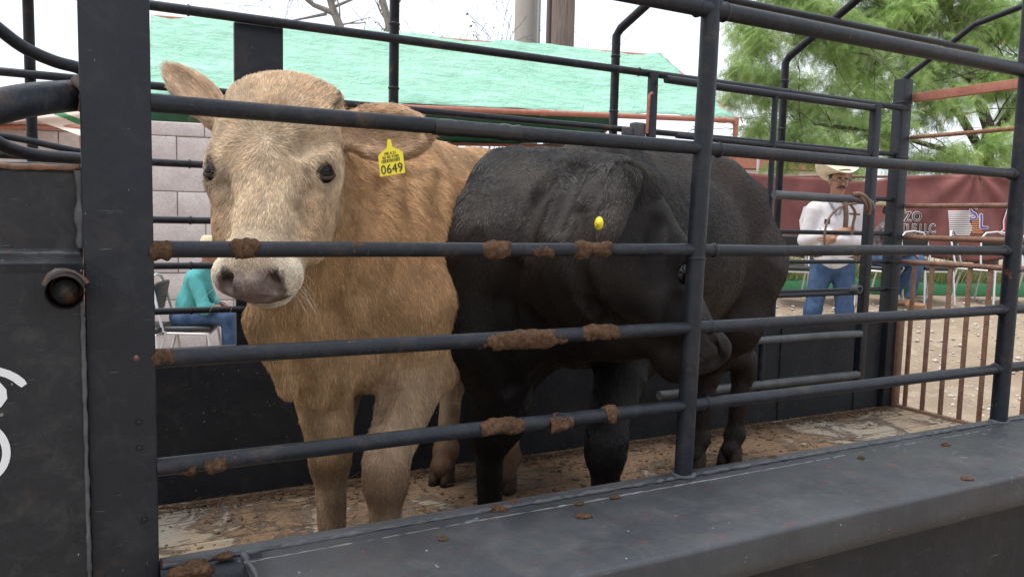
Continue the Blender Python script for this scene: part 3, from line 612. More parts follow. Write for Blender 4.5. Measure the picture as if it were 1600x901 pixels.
# ================================================================ CATTLE
def build_cow(key, origin, fwd, feet, hock_back, head, neck, colors, scale=1.0, h=0.0065, tail=True):
    """feet: four world points FL, FR, HL, HR; head: dict(poll, t, l, n, s); neck: list of (point, radius)"""
    fwd = nrm([fwd[0], fwd[1], 0]); left = np.array([-fwd[1], fwd[0], 0]); up = np.array([0, 0, 1.0]); O = np.array([origin[0], origin[1], ZB])
    S = scale; wdt = colors.get('width', 1.0); Sv = S*np.array([1, wdt, 1]); B = lambda x, y, z: O+S*(x*fwd+y*wdt*left+z*up); RB = np.array([fwd, left, up])
    lo = np.minimum(B(-1.0, 0, 0)-0.48, np.minimum(head['poll']-0.45, B(0.8, 0, 0)-0.5)); hi = np.maximum(B(-1.0, 0, 0)+0.48, np.maximum(head['poll']+0.45, B(0.8, 0, 0)+0.5))
    lo[2] = ZB-0.02; hi[2] = max(head['poll'][2]+0.22, ZB+1.55*S)
    f = Field(lo, hi, h); C = colors; back = -fwd
    bi = lambda fl, c='body', L=1.0: dict(flow=np.array(fl, float), col=C[c], L=L, sm=1.0)
    BK = back*0.9-up*0.45
    # trunk
    f.ell(B(0.0, 0, 0.95), Sv*np.array([0.62, 0.30, 0.35]), RB, 0.06, bi(BK))
    f.ell(B(0.36, 0, 0.97), Sv*np.array([0.30, 0.265, 0.37]), RB, 0.07, bi(BK))
    f.ell(B(-0.45, 0, 1.06), Sv*np.array([0.30, 0.265, 0.29]), RB, 0.07, bi(BK))
    f.ell(B(-0.66, 0, 1.05), Sv*np.array([0.15, 0.21, 0.24]), RB, 0.07, bi(BK))
    f.cone(B(0.40, 0, 1.27), B(-0.60, 0, 1.27), 0.075*S, 0.09*S, 0.09, None, bi(back*1.0+up*0.0))
    f.ell(B(0.54, 0, 0.84), Sv*np.array([0.20, 0.17, 0.21]), RB, 0.06, bi(-up+back*0.2, 'chest'))
    f.cone(B(0.60, 0, 0.92), B(0.50, 0, 0.72), 0.12*S, 0.07*S, 0.06, None, bi(-up, 'chest'))
    for sgn, FFt, HFt in ((1, feet[0], feet[2]), (-1, feet[1], feet[3])):
        FFt = np.array(FFt, float); HFt = np.array(HFt, float)
        f.ell(B(0.42, 0.19*sgn, 0.98), Sv*np.array([0.15, 0.085, 0.27]), RB, 0.05, bi(-up+back*0.5))
        f.ell(B(-0.47, 0.17*sgn, 0.88), Sv*np.array([0.22, 0.115, 0.30]), RB, 0.06, bi(-up+back*0.3))
        f.ell(B(-0.60, 0.15*sgn, 1.21), Sv*np.array([0.07, 0.05, 0.04]), RB, 0.05, bi(BK))
        # front leg
        el = B(0.42, 0.155*sgn, 0.70); kn = FFt+up*0.43*S+fwd*0.015; fe = FFt+up*0.135*S; tip = FFt+up*0.03+fwd*0.05
        side = nrm(np.cross(up, fwd))
        f.cone(B(0.50, 0.16*sgn, 0.88), el, 0.13*S, 0.105*S, 0.05, None, bi(-up, 'body'))
        f.cone(el, kn+up*0.05, 0.094*S, 0.052*S, 0.045, None, bi(-up, 'leg'))
        f.ell(kn, S*np.array([0.062, 0.058, 0.075]), RB, 0.03, bi(-up, 'knee'))
        f.ell(kn-fwd*0.045*S+up*0.03, S*np.array([0.03, 0.035, 0.04]), RB, 0.03, bi(-up, 'leg'))
        f.cone(kn-up*0.02, fe, 0.043*S, 0.034*S, 0.03, None, bi(-up, 'leg'))
        f.ell(fe, S*np.array([0.050, 0.048, 0.045]), RB, 0.025, bi(-up, 'leg'))
        f.cone(fe, tip+up*0.04, 0.04*S, 0.045*S, 0.02, None, bi(-up, 'foot'))
        # hind leg
        st = B(-0.36, 0.17*sgn, 0.70); hk = HFt+up*0.45*S-fwd*0.07*S; fe = HFt+up*0.13*S; tip = HFt+up*0.03+fwd*0.05
        f.cone(B(-0.46, 0.165*sgn, 0.9), st, 0.17*S, 0.12*S, 0.06, None, bi(-up))
        f.cone(B(-0.55, 0.16*sgn, 0.95), hk+fwd*0.03+up*0.12, 0.15*S, 0.058*S, 0.06, None, bi(-up))
        f.cone(st, hk+fwd*0.02, 0.115*S, 0.052*S, 0.06, None, bi(-up+back*0.3))
        f.cone(hk-fwd*0.015+up*0.015, hk-up*0.05, 0.05*S, 0.052*S, 0.03, None, bi(-up, 'leg'))
        f.cone(hk, fe, 0.045*S, 0.038*S, 0.03, None, bi(-up, 'leg'))
        f.ell(fe, S*np.array([0.05, 0.048, 0.045]), RB, 0.025, bi(-up, 'leg'))
        f.cone(fe, tip+up*0.04, 0.04*S, 0.045*S, 0.02, None, bi(-up, 'foot'))
    # neck
    for (a, ra), (b, rb) in zip(neck[:-1], neck[1:]):
        a = np.array(a, float); b = np.array(b, float); ax = np.cross(nrm(b-a), up); f.cone(a, b, ra, rb, colors.get('neckk', 0.08), (ax, colors.get('necksq', 0.8)), bi(nrm(a-b)-up*0.5, 'body'))
    for fold in colors.get('folds', []):
        f.cone(fold[0], fold[1], fold[2], fold[2]*0.8, colors.get('foldk', 0.03), None, bi(-up, 'fold'))
    # head frame
    s = head['s']; t_, l_, n_ = head['t'], head['l'], head['n']; HP = np.array(head['poll'], float); H = lambda a, b, c: HP+s*(a*t_+b*l_+c*n_); RH = np.array([t_, l_, n_])
    r3 = lambda *a: s*np.array(a); wl = head.get('wl', 1.0); cw = head.get('cw', 1.0); EYEP = (head.get('et', 0.197), 0.097*wl-0.002+head.get('el', 0), -0.009+head.get('en', 0))
    hb = lambda fl, c, L=0.6: dict(flow=np.array(fl, float), col=C[c], L=L, head=1.0)
    T = t_
    f.ell(H(0.07, 0, -0.055), r3(0.122, 0.113*wl, 0.10), RH, 0.03, hb(-T, 'poll'))
    f.ell(H(0.135, 0, -0.035), r3(0.155, 0.116*wl, 0.085), RH, 0.03, hb(T, 'face'))
    f.ell(H(0.0, 0, -0.05), r3(0.055, 0.106*wl, 0.068), RH, 0.04, hb(-T, 'poll', 0.9))
    f.cone(H(0.22, 0, -0.02), H(0.42, 0, -0.012), 0.070*s*cw**0.6, 0.058*s*cw**0.6, 0.04, None, hb(T, 'face'))
    f.ell(H(0.30, 0, -0.055), r3(0.15, 0.078, 0.07), RH, 0.03, hb(T, 'face'))
    f.cone(H(0.13, 0, -0.15), H(0.40, 0, -0.10), 0.068*s, 0.045*s, 0.04, (l_, 0.85), hb(T, 'cheek'))
    for q in (1, -1):
        f.ell(H(0.188, 0.094*wl*q, -0.036), r3(0.062, 0.034, 0.048), RH, 0.025, hb(T+l_*q, 'face'))
        f.ell(H(0.155, 0.056*wl*q, -0.13), r3(0.115, 0.048, 0.09), RH, 0.04, hb(T, 'cheek'))
        f.ell(H(0.265, 0.066*q, -0.065), r3(0.075, 0.022, 0.03), RH, 0.03, hb(T, 'face')); f.ell(H(0.27, 0.070*cw**1.5*q, -0.085), r3(0.125, 0.040, 0.075), RH, 0.05, hb(T, 'cheek'))
    f.ell(H(0.445, 0, -0.035), r3(0.058, 0.092, 0.068), RH, 0.03, hb(T, 'cream'))
    for q in (1, -1): f.ell(H(0.455, 0.055*q, -0.012), r3(0.038, 0.035, 0.036), RH, 0.02, hb(T+0.6*l_*q, 'cream'))
    f.ell(H(0.425, 0, -0.085), r3(0.06, 0.074, 0.05), RH, 0.03, hb(T, 'cream')); f.ell(H(0.448, 0, -0.108), r3(0.045, 0.058, 0.030), RH, 0.02, hb(T, 'cream'))
    f.ell(H(0.487, 0, -0.005), r3(0.022, 0.052, 0.045), RH, 0.02, hb(T, 'nose'))
    # mouth line, nostrils, eye sockets
    for q in (1, -1):
        f.cone(H(0.478, 0.0, -0.078), H(0.43, 0.085*q, -0.088), 0.004*s, 0.004*s, 0.006, None, None, 'sub')
        f.ell(H(0.486, 0.049*q, 0.018), r3(0.023, 0.0125, 0.020)*head.get('nos', 1.0), np.array([nrm(t_+0.5*l_*q), nrm(np.cross(n_, nrm(t_+0.5*l_*q))), n_]), 0.008, None, 'sub')
        f.ell(H(EYEP[0], (EYEP[1]+0.010)*q, EYEP[2]+0.012), r3(0.027, 0.022, 0.020), RH, 0.006, None, 'sub')
    for q in (1, -1):
        f.cone(H(EYEP[0]-0.032, (EYEP[1]-0.012)*q, EYEP[2]+0.012), H(EYEP[0]+0.028, (EYEP[1]-0.016)*q, EYEP[2]+0.010), 0.012*s, 0.009*s, 0.012, None, hb(T, 'face'))
    # ears
    for q in (1, -1):
        base, tipp, ax, wd = head['ears'][0 if q > 0 else 1]; base = np.array(base, float); tipp = np.array(tipp, float); d = nrm(tipp-base); L = np.linalg.norm(tipp-base)
        nn = nrm(np.array(ax, float)-d*(np.array(ax, float) @ d)); ss = np.cross(d, nn); RE = np.array([d, ss, nn])   # nn: opening side
        f.cone(base-d*0.03, base+d*0.035, 0.036*s, 0.034*s, 0.03, None, hb(d, 'earbase', 0.9))
        f.ell(base+d*L*0.50, np.array([L*0.50, wd, 0.030]), RE, 0.02, hb(d, 'ear', 1.2))
        if not (colors.get('flat_ear') and q < 0): f.ell(base+d*L*0.58+nn*0.030, np.array([L*0.46, wd*0.8, 0.034]), RE, 0.008, None, 'sub')
    for g_ in colors.get('grooves', []): f.groove(*g_)
    V, F = f.mesh(); N = vnormals(V, F)
    root = tag(empty(colors['name'], (origin[0], origin[1], ZB), math.atan2(fwd[1], fwd[0])), colors['label'], 'cow')
    hd0 = f.blend(V, 'head', 0.0, 0.02); V = skin_folds(V, N, O, fwd, left, hd0, colors.get('fold_amp', 0.006)); N = vnormals(V, F)
    colr = f.blend(V, 'col', C['body'], 0.012); flow = f.blend(V, 'flow', [0, 0, -1], 0.03); ln = f.blend(V, 'L', 1.0, 0.02); hd = f.blend(V, 'head', 0.0, 0.02)
    ht = (V-HP) @ t_/s; hl = (V-HP) @ l_/s; hn = (V-HP) @ n_/s
    # forehead whorl: hair leaves it in every direction
    on = (hd > 0.5) & (hn > -0.12) & (np.abs(hl) < 0.13) & (ht > -0.08) & (ht < 0.5)
    wh = (ht-0.155)[:, None]*t_*1.0+(hl)[:, None]*l_*0.9; wh /= np.linalg.norm(wh, axis=1)[:, None]+0.02
    dwn = np.clip((ht-0.2)/0.12, 0, 1)[:, None]; wh = wh*(1-dwn)+dwn*(t_*1.0+l_*0.5*np.sign(hl)[:, None]*np.clip(np.abs(hl)*8, 0, 1)[:, None])
    flow[on] = wh[on]
    colr = colors['paint'](V, N, colr, ht, hl, hn, hd, f, B); dens, ln2, lift = colors['fur'](V, ht, hl, hn, hd, ln)
    body = fast_mesh('body', V, F, colors['skin'], root, True, colr*0.8)
    grow_fur('fur', V, F, N, flow, ln2, lift, colr, dens, colors['count'], root, colors['furmat'], colors['r0'], colors.get('seed', 1), 4, colors.get('clump', 0.35), colors.get('jit', 0.22), colors.get('csize', 0.009), colors.get('cpull', 0.5))
    # eyes
    for q in (1, -1):
        ec = H(EYEP[0], EYEP[1]*q, EYEP[2]); od = nrm(l_*q*0.75+n_*0.66); tt = nrm(l_*q*0.8-t_*0.42); tt = nrm(tt-od*(tt @ od)); vd = np.cross(od, tt); vd = vd*np.sign(-(vd @ t_)+1e-9)
        m = MB(); R_ = np.array([tt, np.cross(od, tt), od]).T; rE = 0.0245*s
        m.lathe([(rE*math.sin(a), rE*math.cos(a)) for a in np.linspace(0, math.pi, 16)][::-1], ec, R_, 28); eye = m.build('eye', EYE, root)
        m = MB()
        for sg, hgt in ((1, 0.60), (-1, 0.52)):
            for layer, rr in ((1.0, 0.0024), (1.14, 0.0034)):
                P = []
                for a in np.linspace(-math.pi/2, math.pi/2, 15):
                    u_ = math.sin(a)*0.84*layer; w_ = sg*math.cos(a)*hgt*layer; d_ = math.sqrt(max(0.05, 1-min(0.93, u_*u_+w_*w_))); P.append(ec+rE*1.03*(u_*tt+w_*vd+d_*od))
                m.tube(P, [rr*s*(0.6+0.4*math.cos(a)) for a in np.linspace(-math.pi/2, math.pi/2, 15)], 8)
        m.build('eyelid', colors['lidmat'], eye)
    # hooves
    for ft in feet:
        ft = np.array(ft, float)
        for sg in (1, -1):
            m = MB(); prof = []
            c = ft+fwd*0.045+left*0.026*sg*S
            ring = lambda rx, ry, z_, dx: [c+fwd*(rx*math.cos(a)+dx)+left*ry*math.sin(a)+up*z_ for a in np.linspace(0, 2*math.pi, 16, endpoint=False)]
            rings = [ring(0.052*S, 0.027*S, 0.002, 0.012), ring(0.048*S, 0.026*S, 0.03*S, 0.006), ring(0.040*S, 0.024*S, 0.065*S, -0.006), ring(0.028*S, 0.018*S, 0.08*S, -0.012)]
            Vv = [p for r_ in rings for p in r_]; Ff = [(i*16+k, i*16+(k+1) % 16, (i+1)*16+(k+1) % 16, (i+1)*16+k) for i in range(3) for k in range(16)]+[tuple(range(16))[::-1], tuple(range(48, 64))]
            m.add(Vv, Ff, True); m.build('hoof', HOOF, root)
    # tail
    m = MB(); P = [B(-0.78, 0, 1.20), B(-0.84, 0.0, 1.12), B(-0.86, 0.01, 0.95), B(-0.84, 0.02, 0.75), B(-0.83, 0.02, 0.58), B(-0.83, 0.03, 0.42)]; m.tube(P, [0.04*S, 0.032*S, 0.02*S, 0.016*S, 0.035*S, 0.012*S], 12); m.build('tail', colors['tailmat'], root)
    return root, H, dict(t=t_, l=l_, n=n_, s=s)
EYE = M('eye_dark', (0.008, 0.006, 0.006), 0.10, 0, 0.2); HOOF = M('hoof_horn', (0.045, 0.03, 0.022), 0.8, 0, 0.2)
YEL = M('yellow_tag', (0.75, 0.62, 0.03), 0.45); INK = M('tag_ink', (0.02, 0.02, 0.02), 0.6)

def frame_from(t, n_hint):
    t = nrm(t); n = np.array(n_hint, float); n = nrm(n-t*(n @ t)); l = np.cross(n, t); return t, l, n     # l = the animal's left when t points down the face
# ---- tan animal
tan_poll = W(437, 140, D=1.78)
t_, l_, n_ = frame_from([-0.19, -0.38, -0.90], [-0.43, -0.85, 0.4])
if np.dot(l_, [0.8, -0.6, 0]) < 0: l_ = -l_
HS = 1.0
Ht = lambda a, b, c: tan_poll+HS*(a*t_+b*l_+c*n_)
eL = Ht(0.06, 0.125, -0.07); eR = Ht(0.06, -0.125, -0.07)
tan_ears = [(eL, W(672, 212, D=1.72), nrm(-_v+np.array([0, 0, -0.15])), 0.062), (eR, W(264, 106, D=1.90), nrm(-_v+_r*0.6), 0.043)]
def tan_paint(V, N, c, ht, hl, hn, hd, f, B):
    c = c.copy(); z = V[:, 2]-ZB
    c *= (1+0.22*vnoise(V, 9, 2)+0.15*vnoise(V*np.array([1, 1, 0.35]), 30, 5)+0.12*vnoise(V*np.array([1, 1, 0.2]), 60, 7))[:, None]
    gin = np.clip(0.5+0.9*vnoise(V, 5, 9), 0, 1)[:, None]*(1-np.clip(hd, 0, 1))[:, None]*np.clip((z-0.55)*3, 0, 1)[:, None]
    c = c*(1-0.35*gin)+np.array([0.50, 0.25, 0.09])*0.35*gin
    on = hd > 0.4
    # muzzle skin
    nz = on & (ht > 0.462+0.0*np.abs(hl)+0.02*vnoise(V, 40, 3)) & (hn > -0.075) & (hn < 0.040) & (np.abs(hl) < 0.070)
    c[nz] = np.array([0.34, 0.255, 0.225])*(1+0.35*vnoise(V[nz], 140, 14)[:, None]+0.5*vnoise(V[nz], 60, 4)[:, None]+0.3*vnoise(V[nz], 25, 9)[:, None])
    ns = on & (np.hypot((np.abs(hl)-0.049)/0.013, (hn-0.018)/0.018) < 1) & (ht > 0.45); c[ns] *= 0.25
    # dark rim and tear stain near the eyes, gingery spot under the poll
    for q in (1, -1):
        e = np.sqrt(((ht-0.212)/0.034)**2+((hn-0.002)/0.026)**2+((hl-0.125*q)/0.045)**2); k = np.clip(1.35-e, 0, 1)[:, None]; c = c*(1-k*0.55)+np.array([0.16, 0.11, 0.085])*k*0.55
        e = np.abs((hl-0.082*q)-0.012*np.sin(ht*60))/0.012+np.clip(np.abs(ht-0.265)/0.055-1, 0, 9)*3; k = np.clip(1-e, 0, 1)[:, None]*on[:, None]; c = c*(1-k*0.5)+np.array([0.22, 0.13, 0.09])*k*0.5
    k = np.clip(1-np.hypot((ht-0.085)/0.022, hl/0.06)+0.3*vnoise(V, 40, 6), 0, 1)[:, None]*(hn > -0.02)[:, None]*on[:, None]; c = c*(1-k*0.5)+np.array([0.40, 0.18, 0.06])*k*0.5
    k = np.clip(1-np.abs(np.abs(hl)-0.128+0.25*(ht-0.02))/0.007, 0, 1)*np.clip(1-np.abs(ht-0.035)/0.06, 0, 1)*(hn < 0.0)*on; k = np.clip(k*2, 0, 0.8)[:, None]; c = c*(1-k)+np.array([0.06, 0.04, 0.035])*k
    # dirty lower legs
    k = np.clip((0.34-z)/0.15+0.6*vnoise(V, 20, 8), 0, 1)[:, None]*0.75; c = c*(1-k)+np.array([0.17, 0.09, 0.05])*k
    return np.clip(c, 0.004, 1)
def tan_fur(V, ht, hl, hn, hd, ln):
    dens = np.where(hd > 0.4, 3.2, 1.0); z = V[:, 2]-ZB
    nz = (hd > 0.4) & (ht > 0.468) & (hn > -0.070) & (hn < 0.036) & (np.abs(hl) < 0.068); dens = np.where(nz, 0.0, dens)
    for q in (1, -1): dens = np.where(np.sqrt(((ht-0.212)/0.020)**2+((hn-0.004)/0.013)**2+((hl-0.127*q)/0.030)**2) < 1, 0.0, dens)
    L = np.where(hd > 0.4, 0.022, 0.021)*np.clip(ln+0.35, 0.4, 1.5); L = np.where(z < 0.5, 0.017, L); L = np.where((hd > 0.4) & (ht > 0.36), 0.011, L)
    L = np.where(ht > 0.2, L, L*1.1); return dens, L, np.where(hd > 0.4, 0.28, 0.34)
F_t = (0.63, 2.12); Hm_t = (1.40, 2.93); fw = nrm([F_t[0]-Hm_t[0], F_t[1]-Hm_t[1], 0]); lf = np.array([-fw[1], fw[0], 0])
mid = np.array([(F_t[0]+Hm_t[0])/2, (F_t[1]+Hm_t[1])/2, ZB])
p_leg1 = W(520, 735, D=2.27); p_leg2 = W(606, 775, D=2.10)
fFR = np.array([p_leg1[0], p_leg1[1], ZB]); fFL = np.array([p_leg2[0], p_leg2[1], ZB])
fHR = W(697, 745, Z=ZB+0.01); fHL = W(792, 757, Z=ZB+0.01); fHR = np.array([fHR[0], min(fHR[1], 3.07), ZB]); fHL = np.array([fHL[0], fHL[1], ZB])
TB = lambda x, y, z: mid+x*fw+y*lf+np.array([0, 0, z])
coat = coat_material('coat_skin', 0.7, 0.2); furm = coat_material('fur_strands', 0.5, 0.35, bump=False)
tan_cfg = dict(name='tan_cow', width=0.86,
    grooves=[([(552, 262), (556, 310), (550, 370), (535, 430), (512, 490), (505, 540)], 0.018, 0.010), ([(600, 285), (598, 340), (585, 400), (570, 460)], 0.03, 0.010), ([(645, 270), (648, 330), (640, 390), (622, 450)], 0.03, 0.009), ([(690, 275), (690, 330), (682, 400)], 0.03, 0.008), ([(455, 520), (470, 570), (480, 620)], 0.022, 0.011), ([(545, 560), (530, 610), (522, 650)], 0.025, 0.010), ([(620, 560), (600, 610), (588, 650)], 0.03, 0.010), ([(484, 300), (478, 330), (474, 365)], 0.016, 0.006), ([(345, 290), (352, 320), (356, 360)], 0.016, 0.006), ([(470, 235), (485, 222), (510, 215)], 0.014, 0.005)], label='tan cow with pale face and numbered yellow ear tag, looking out between the rails',
    body=(0.64, 0.42, 0.235), chest=(0.57, 0.38, 0.22), leg=(0.54, 0.38, 0.24), knee=(0.24, 0.13, 0.075), foot=(0.20, 0.11, 0.07), fold=(0.6, 0.4, 0.22),
    poll=(0.64, 0.46, 0.29), face=(0.74, 0.58, 0.41), cheek=(0.62, 0.43, 0.26), cream=(0.80, 0.70, 0.56), nose=(0.17, 0.11, 0.10), lid=(0.12, 0.08, 0.065), earbase=(0.55, 0.38, 0.25), ear=(0.62, 0.44, 0.29),
    paint=tan_paint, fur=tan_fur, skin=coat, furmat=furm, r0=0.00047, lidmat=M('tan_eyelid', (0.07, 0.05, 0.04), 0.8, 0, 0.1), clump=0.30, jit=0.14, csize=0.008, cpull=0.55, count=320000 if ONLY != 'q' else 60000, seed=11, tailmat=M('tan_tail', (0.4, 0.25, 0.12), 0.8), necksq=0.78,
    folds=[(Ht(0.22, 0, -0.20), W(455, 505, D=1.98), 0.12), (W(455, 505, D=1.98), W(505, 590, D=2.08), 0.095), (W(505, 600, D=2.14), W(516, 695, D=2.21), 0.080), (W(415, 500, D=1.90), W(455, 600, D=1.98), 0.042), (Ht(0.25, 0.07, -0.22), W(560, 500, D=2.0), 0.032), (W(640, 300, D=2.2), W(600, 470, D=2.12), 0.03), (W(690, 310, D=2.3), W(655, 480, D=2.18), 0.03)])
neck = [(TB(0.42, 0.0, 1.10), 0.245), (TB(0.62, 0.02, 1.10), 0.225), (Ht(0.10, 0.02, -0.30)+np.array([0, 0, -0.02]), 0.175), (Ht(0.09, 0, -0.14), 0.120)]
neck2 = None
tan, HT, fr = build_cow('tan', mid[:2], fw, (fFL, fFR, fHL, fHR), 0, dict(poll=tan_poll, t=t_, l=l_, n=n_, s=HS, ears=tan_ears, wl=1.24, cw=1.2, et=0.212, nos=1.2), neck, tan_cfg, 1.04)

def text_mesh(body, size, depth=0.0004):
    cu = bpy.data.curves.new('t', 'FONT'); cu.body = body; cu.size = size; cu.extrude = depth; cu.align_x = 'CENTER'; cu.align_y = 'CENTER'; cu.resolution_u = 3
    o = bpy.data.objects.new('t', cu); col.objects.link(o); bpy.context.view_layer.update()
    me = bpy.data.meshes.new_from_object(o.evaluated_get(bpy.context.evaluated_depsgraph_get())); bpy.data.objects.remove(o); bpy.data.curves.remove(cu); return me
def writing(name, body, size, origin, xdir, ydir, mat, parent, bold=0.0, sx=1.0, depth=0.0004):
    me = text_mesh(body, size, depth); V = np.array([v.co for v in me.vertices]); x = nrm(xdir); y = nrm(ydir); n = np.cross(x, y); V = np.array(origin, float)+V[:, :1]*sx*x+V[:, 1:2]*y+V[:, 2:3]*n
    F = [list(p.vertices) for p in me.polygons]; bpy.data.meshes.remove(me); return link_mesh(name, V, F, mat, parent, False)
# numbered tag
def tag_plate(c, x, y, n, w_, h_, th, parent):
    poly = [(-0.5, -0.5), (0.5, -0.5), (0.5, 0.13), (0.36, 0.24), (0.12, 0.34), (0.06, 0.60), (-0.06, 0.60), (-0.12, 0.34), (-0.36, 0.24), (-0.5, 0.13)]
    R_ = np.array([x, y, n]).T; m = MB(); m.prism([(a*w_, b*h_) for a, b in poly], -th/2, th/2, R_, c); return m.build('ear_tag', YEL, parent)
c = W(611, 248, D=1.70); x = nrm(_r*0.97+_u*0.02-_v*0.22); y = nrm(_u*1.0+_r*0.09); n = nrm(np.cross(x, y)); y = np.cross(n, x)
x = nrm(x+y*0.10); y = np.cross(n, x)
et = tag_plate(c, x, y, n, 0.058, 0.072, 0.002, tan)
writing('tag_writing', '0649', 0.0285, c-y*0.023+n*0.0016, x, y, INK, et, sx=0.92)
writing('tag_writing', 'ME 4 21', 0.0085, c+y*0.012+n*0.0016, x, y, INK, et); writing('tag_writing', '02 65 7185', 0.0085, c+y*0.004+n*0.0016, x, y, INK, et)
m = MB(); rs2 = random.Random(4); q = -0.022
while q < 0.022:
    wd = rs2.choice([0.0006, 0.0012, 0.0018]); m.box(c+x*q-y*0.004+n*0.0014, (wd, 0.007, 0.0004), np.array([x, y, n]).T); q += wd+rs2.choice([0.0008, 0.0014])
m.build('tag_writing', INK, et)
# whiskers
rs = np.random.RandomState(8); wsk = []
for k in range(34):
    q = rs.choice([1, -1]); a = rs.uniform(0.42, 0.47); b = rs.uniform(0.03, 0.09)*q; p = HT(a, b, -0.07-0.03*rs.rand()); d = nrm(t_*1.0+l_*q*rs.uniform(0.2, 1.6)+n_*rs.uniform(-0.5, 0.6)); L = rs.uniform(0.03, 0.07)
    wsk.append([p, p+d*L*0.5, p+d*L+np.array([0, 0, -0.01])])
cu = bpy.data.hair_curves.new('whiskers'); cu.add_curves([3]*len(wsk)); cu.attributes['position'].data.foreach_set('vector', np.array(wsk, np.float32).ravel())
ra = cu.attributes.get('radius') or cu.attributes.new('radius', 'FLOAT', 'POINT'); ra.data.foreach_set('value', np.tile([0.0005, 0.0004, 0.0002], len(wsk)).astype(np.float32))
cu.materials.append(M('whisker', (0.6, 0.5, 0.4), 0.5)); wo_ = bpy.data.objects.new('whiskers', cu); col.objects.link(wo_); wo_.parent = tan; wo_.matrix_parent_inverse = parent_world(tan).inverted()
# ---- black animal
def unit_from(p, q): return nrm(np.array(q, float)-np.array(p, float))
bpoll = W(975, 288, D=2.12); bmuz = W(1112, 568, D=2.17)
tb, lb, nb = frame_from(unit_from(bpoll, bmuz), [0.93, 0.12, 0.45])
# the animal's left lies on the far side of its turned head
if lb[1] < 0: lb = -lb
BS = float(np.linalg.norm(bmuz-bpoll)/0.50)
Hb = lambda a, b, c: bpoll+BS*(a*tb+b*lb+c*nb)
ebR = Hb(0.06, -0.115, -0.09); ebL = Hb(0.06, 0.115, -0.09)
blk_ears = [(ebL, Hb(0.14, 0.27, -0.20), nrm(nb), 0.05), (W(970, 296, D=1.94), W(944, 388, D=1.875), nrm(-_v*0.5-_r*0.8), 0.042)]
def blk_paint(V, N, c, ht, hl, hn, hd, f, B):
    c = c.copy(); rear = np.clip(((V-midb) @ (-fwb)+0.25)/0.5, 0, 1)[:, None]*(1-np.clip(hd, 0, 1))[:, None]; c = c*(1-rear)+np.array([0.030, 0.020, 0.016])*rear; br = np.clip(0.3+vnoise(V, 3.5, 4), 0, 1)[:, None]; c = c*(1-br*0.5)+np.array([0.030, 0.017, 0.012])*br*0.5
    k = np.clip(1-np.linalg.norm((V-W(955, 300, D=2.03))/0.05, axis=1), 0, 1)[:, None]; c = c*(1-k)+np.array([0.06, 0.045, 0.035])*k
    c = c*(1+0.35*vnoise(V, 8, 3)+0.3*vnoise(V, 26, 6))[:, None]; upper_tone = np.clip(vnoise(V, 6, 12)-0.15, 0, 1)[:, None]*np.clip((V[:, 2:3]-1.35)*4, 0, 1); c = c*(1-upper_tone)+np.array([0.07, 0.05, 0.035])*upper_tone  # mottled tone, plus patchy brown tint on the upper body
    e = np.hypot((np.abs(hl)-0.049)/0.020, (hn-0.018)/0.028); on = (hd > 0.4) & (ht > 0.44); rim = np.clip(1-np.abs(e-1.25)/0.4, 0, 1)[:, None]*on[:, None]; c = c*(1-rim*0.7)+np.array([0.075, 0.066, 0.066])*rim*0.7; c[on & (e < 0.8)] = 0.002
    c = c+np.array([0.006, 0.0057, 0.006])*np.clip(hd, 0, 1)[:, None]
    pad = on & (ht > 0.468) & (hn > -0.07) & (e > 1.6); c[pad] = np.array([0.022, 0.020, 0.021])
    return np.clip(c, 0.002, 1)
def blk_fur(V, ht, hl, hn, hd, ln):
    z = V[:, 2]-ZB; dens = np.where(hd > 0.4, 1.6, 1.0); nz = (hd > 0.4) & (ht > 0.462) & (hn > -0.075) & (hn < 0.045); dens = np.where(nz, 0, dens)
    L = np.where(hd > 0.4, 0.012, 0.017)*np.clip(ln+0.3, 0.4, 1.4); L = np.where((hd > 0.4) & (ht < 0.07) & (hn > -0.09), 0.034, L); L = np.where((hd > 0.4) & (ht > 0.3), 0.011, L)
    return dens, L, np.where((hd > 0.4) & (ht < 0.07), 0.3, 0.17)
F_b = (1.22, 2.10); Hm_b = (2.52, 2.70); fwb = nrm([F_b[0]-Hm_b[0], F_b[1]-Hm_b[1], 0]); lfb = np.array([-fwb[1], fwb[0], 0])
midb = np.array([(F_b[0]+Hm_b[0])/2, (F_b[1]+Hm_b[1])/2, ZB])
q1 = W(768, 705, D=2.55); q2 = W(950, 725, D=2.38)
fR = np.array([q1[0], q1[1], ZB]); fL = np.array([q2[0], q2[1], ZB])
hL = W(1090, 730, Z=ZB+0.01); hR = W(1146, 722, Z=ZB+0.01)
BB = lambda x, y, z: midb+x*fwb+y*lfb+np.array([0, 0, z])
bcoat = coat_material('black_coat_skin', 0.6, 0.15); bfurm = coat_material('black_fur_strands', 0.3, 0.5, bump=False)
K = (0.010, 0.0092, 0.0098)
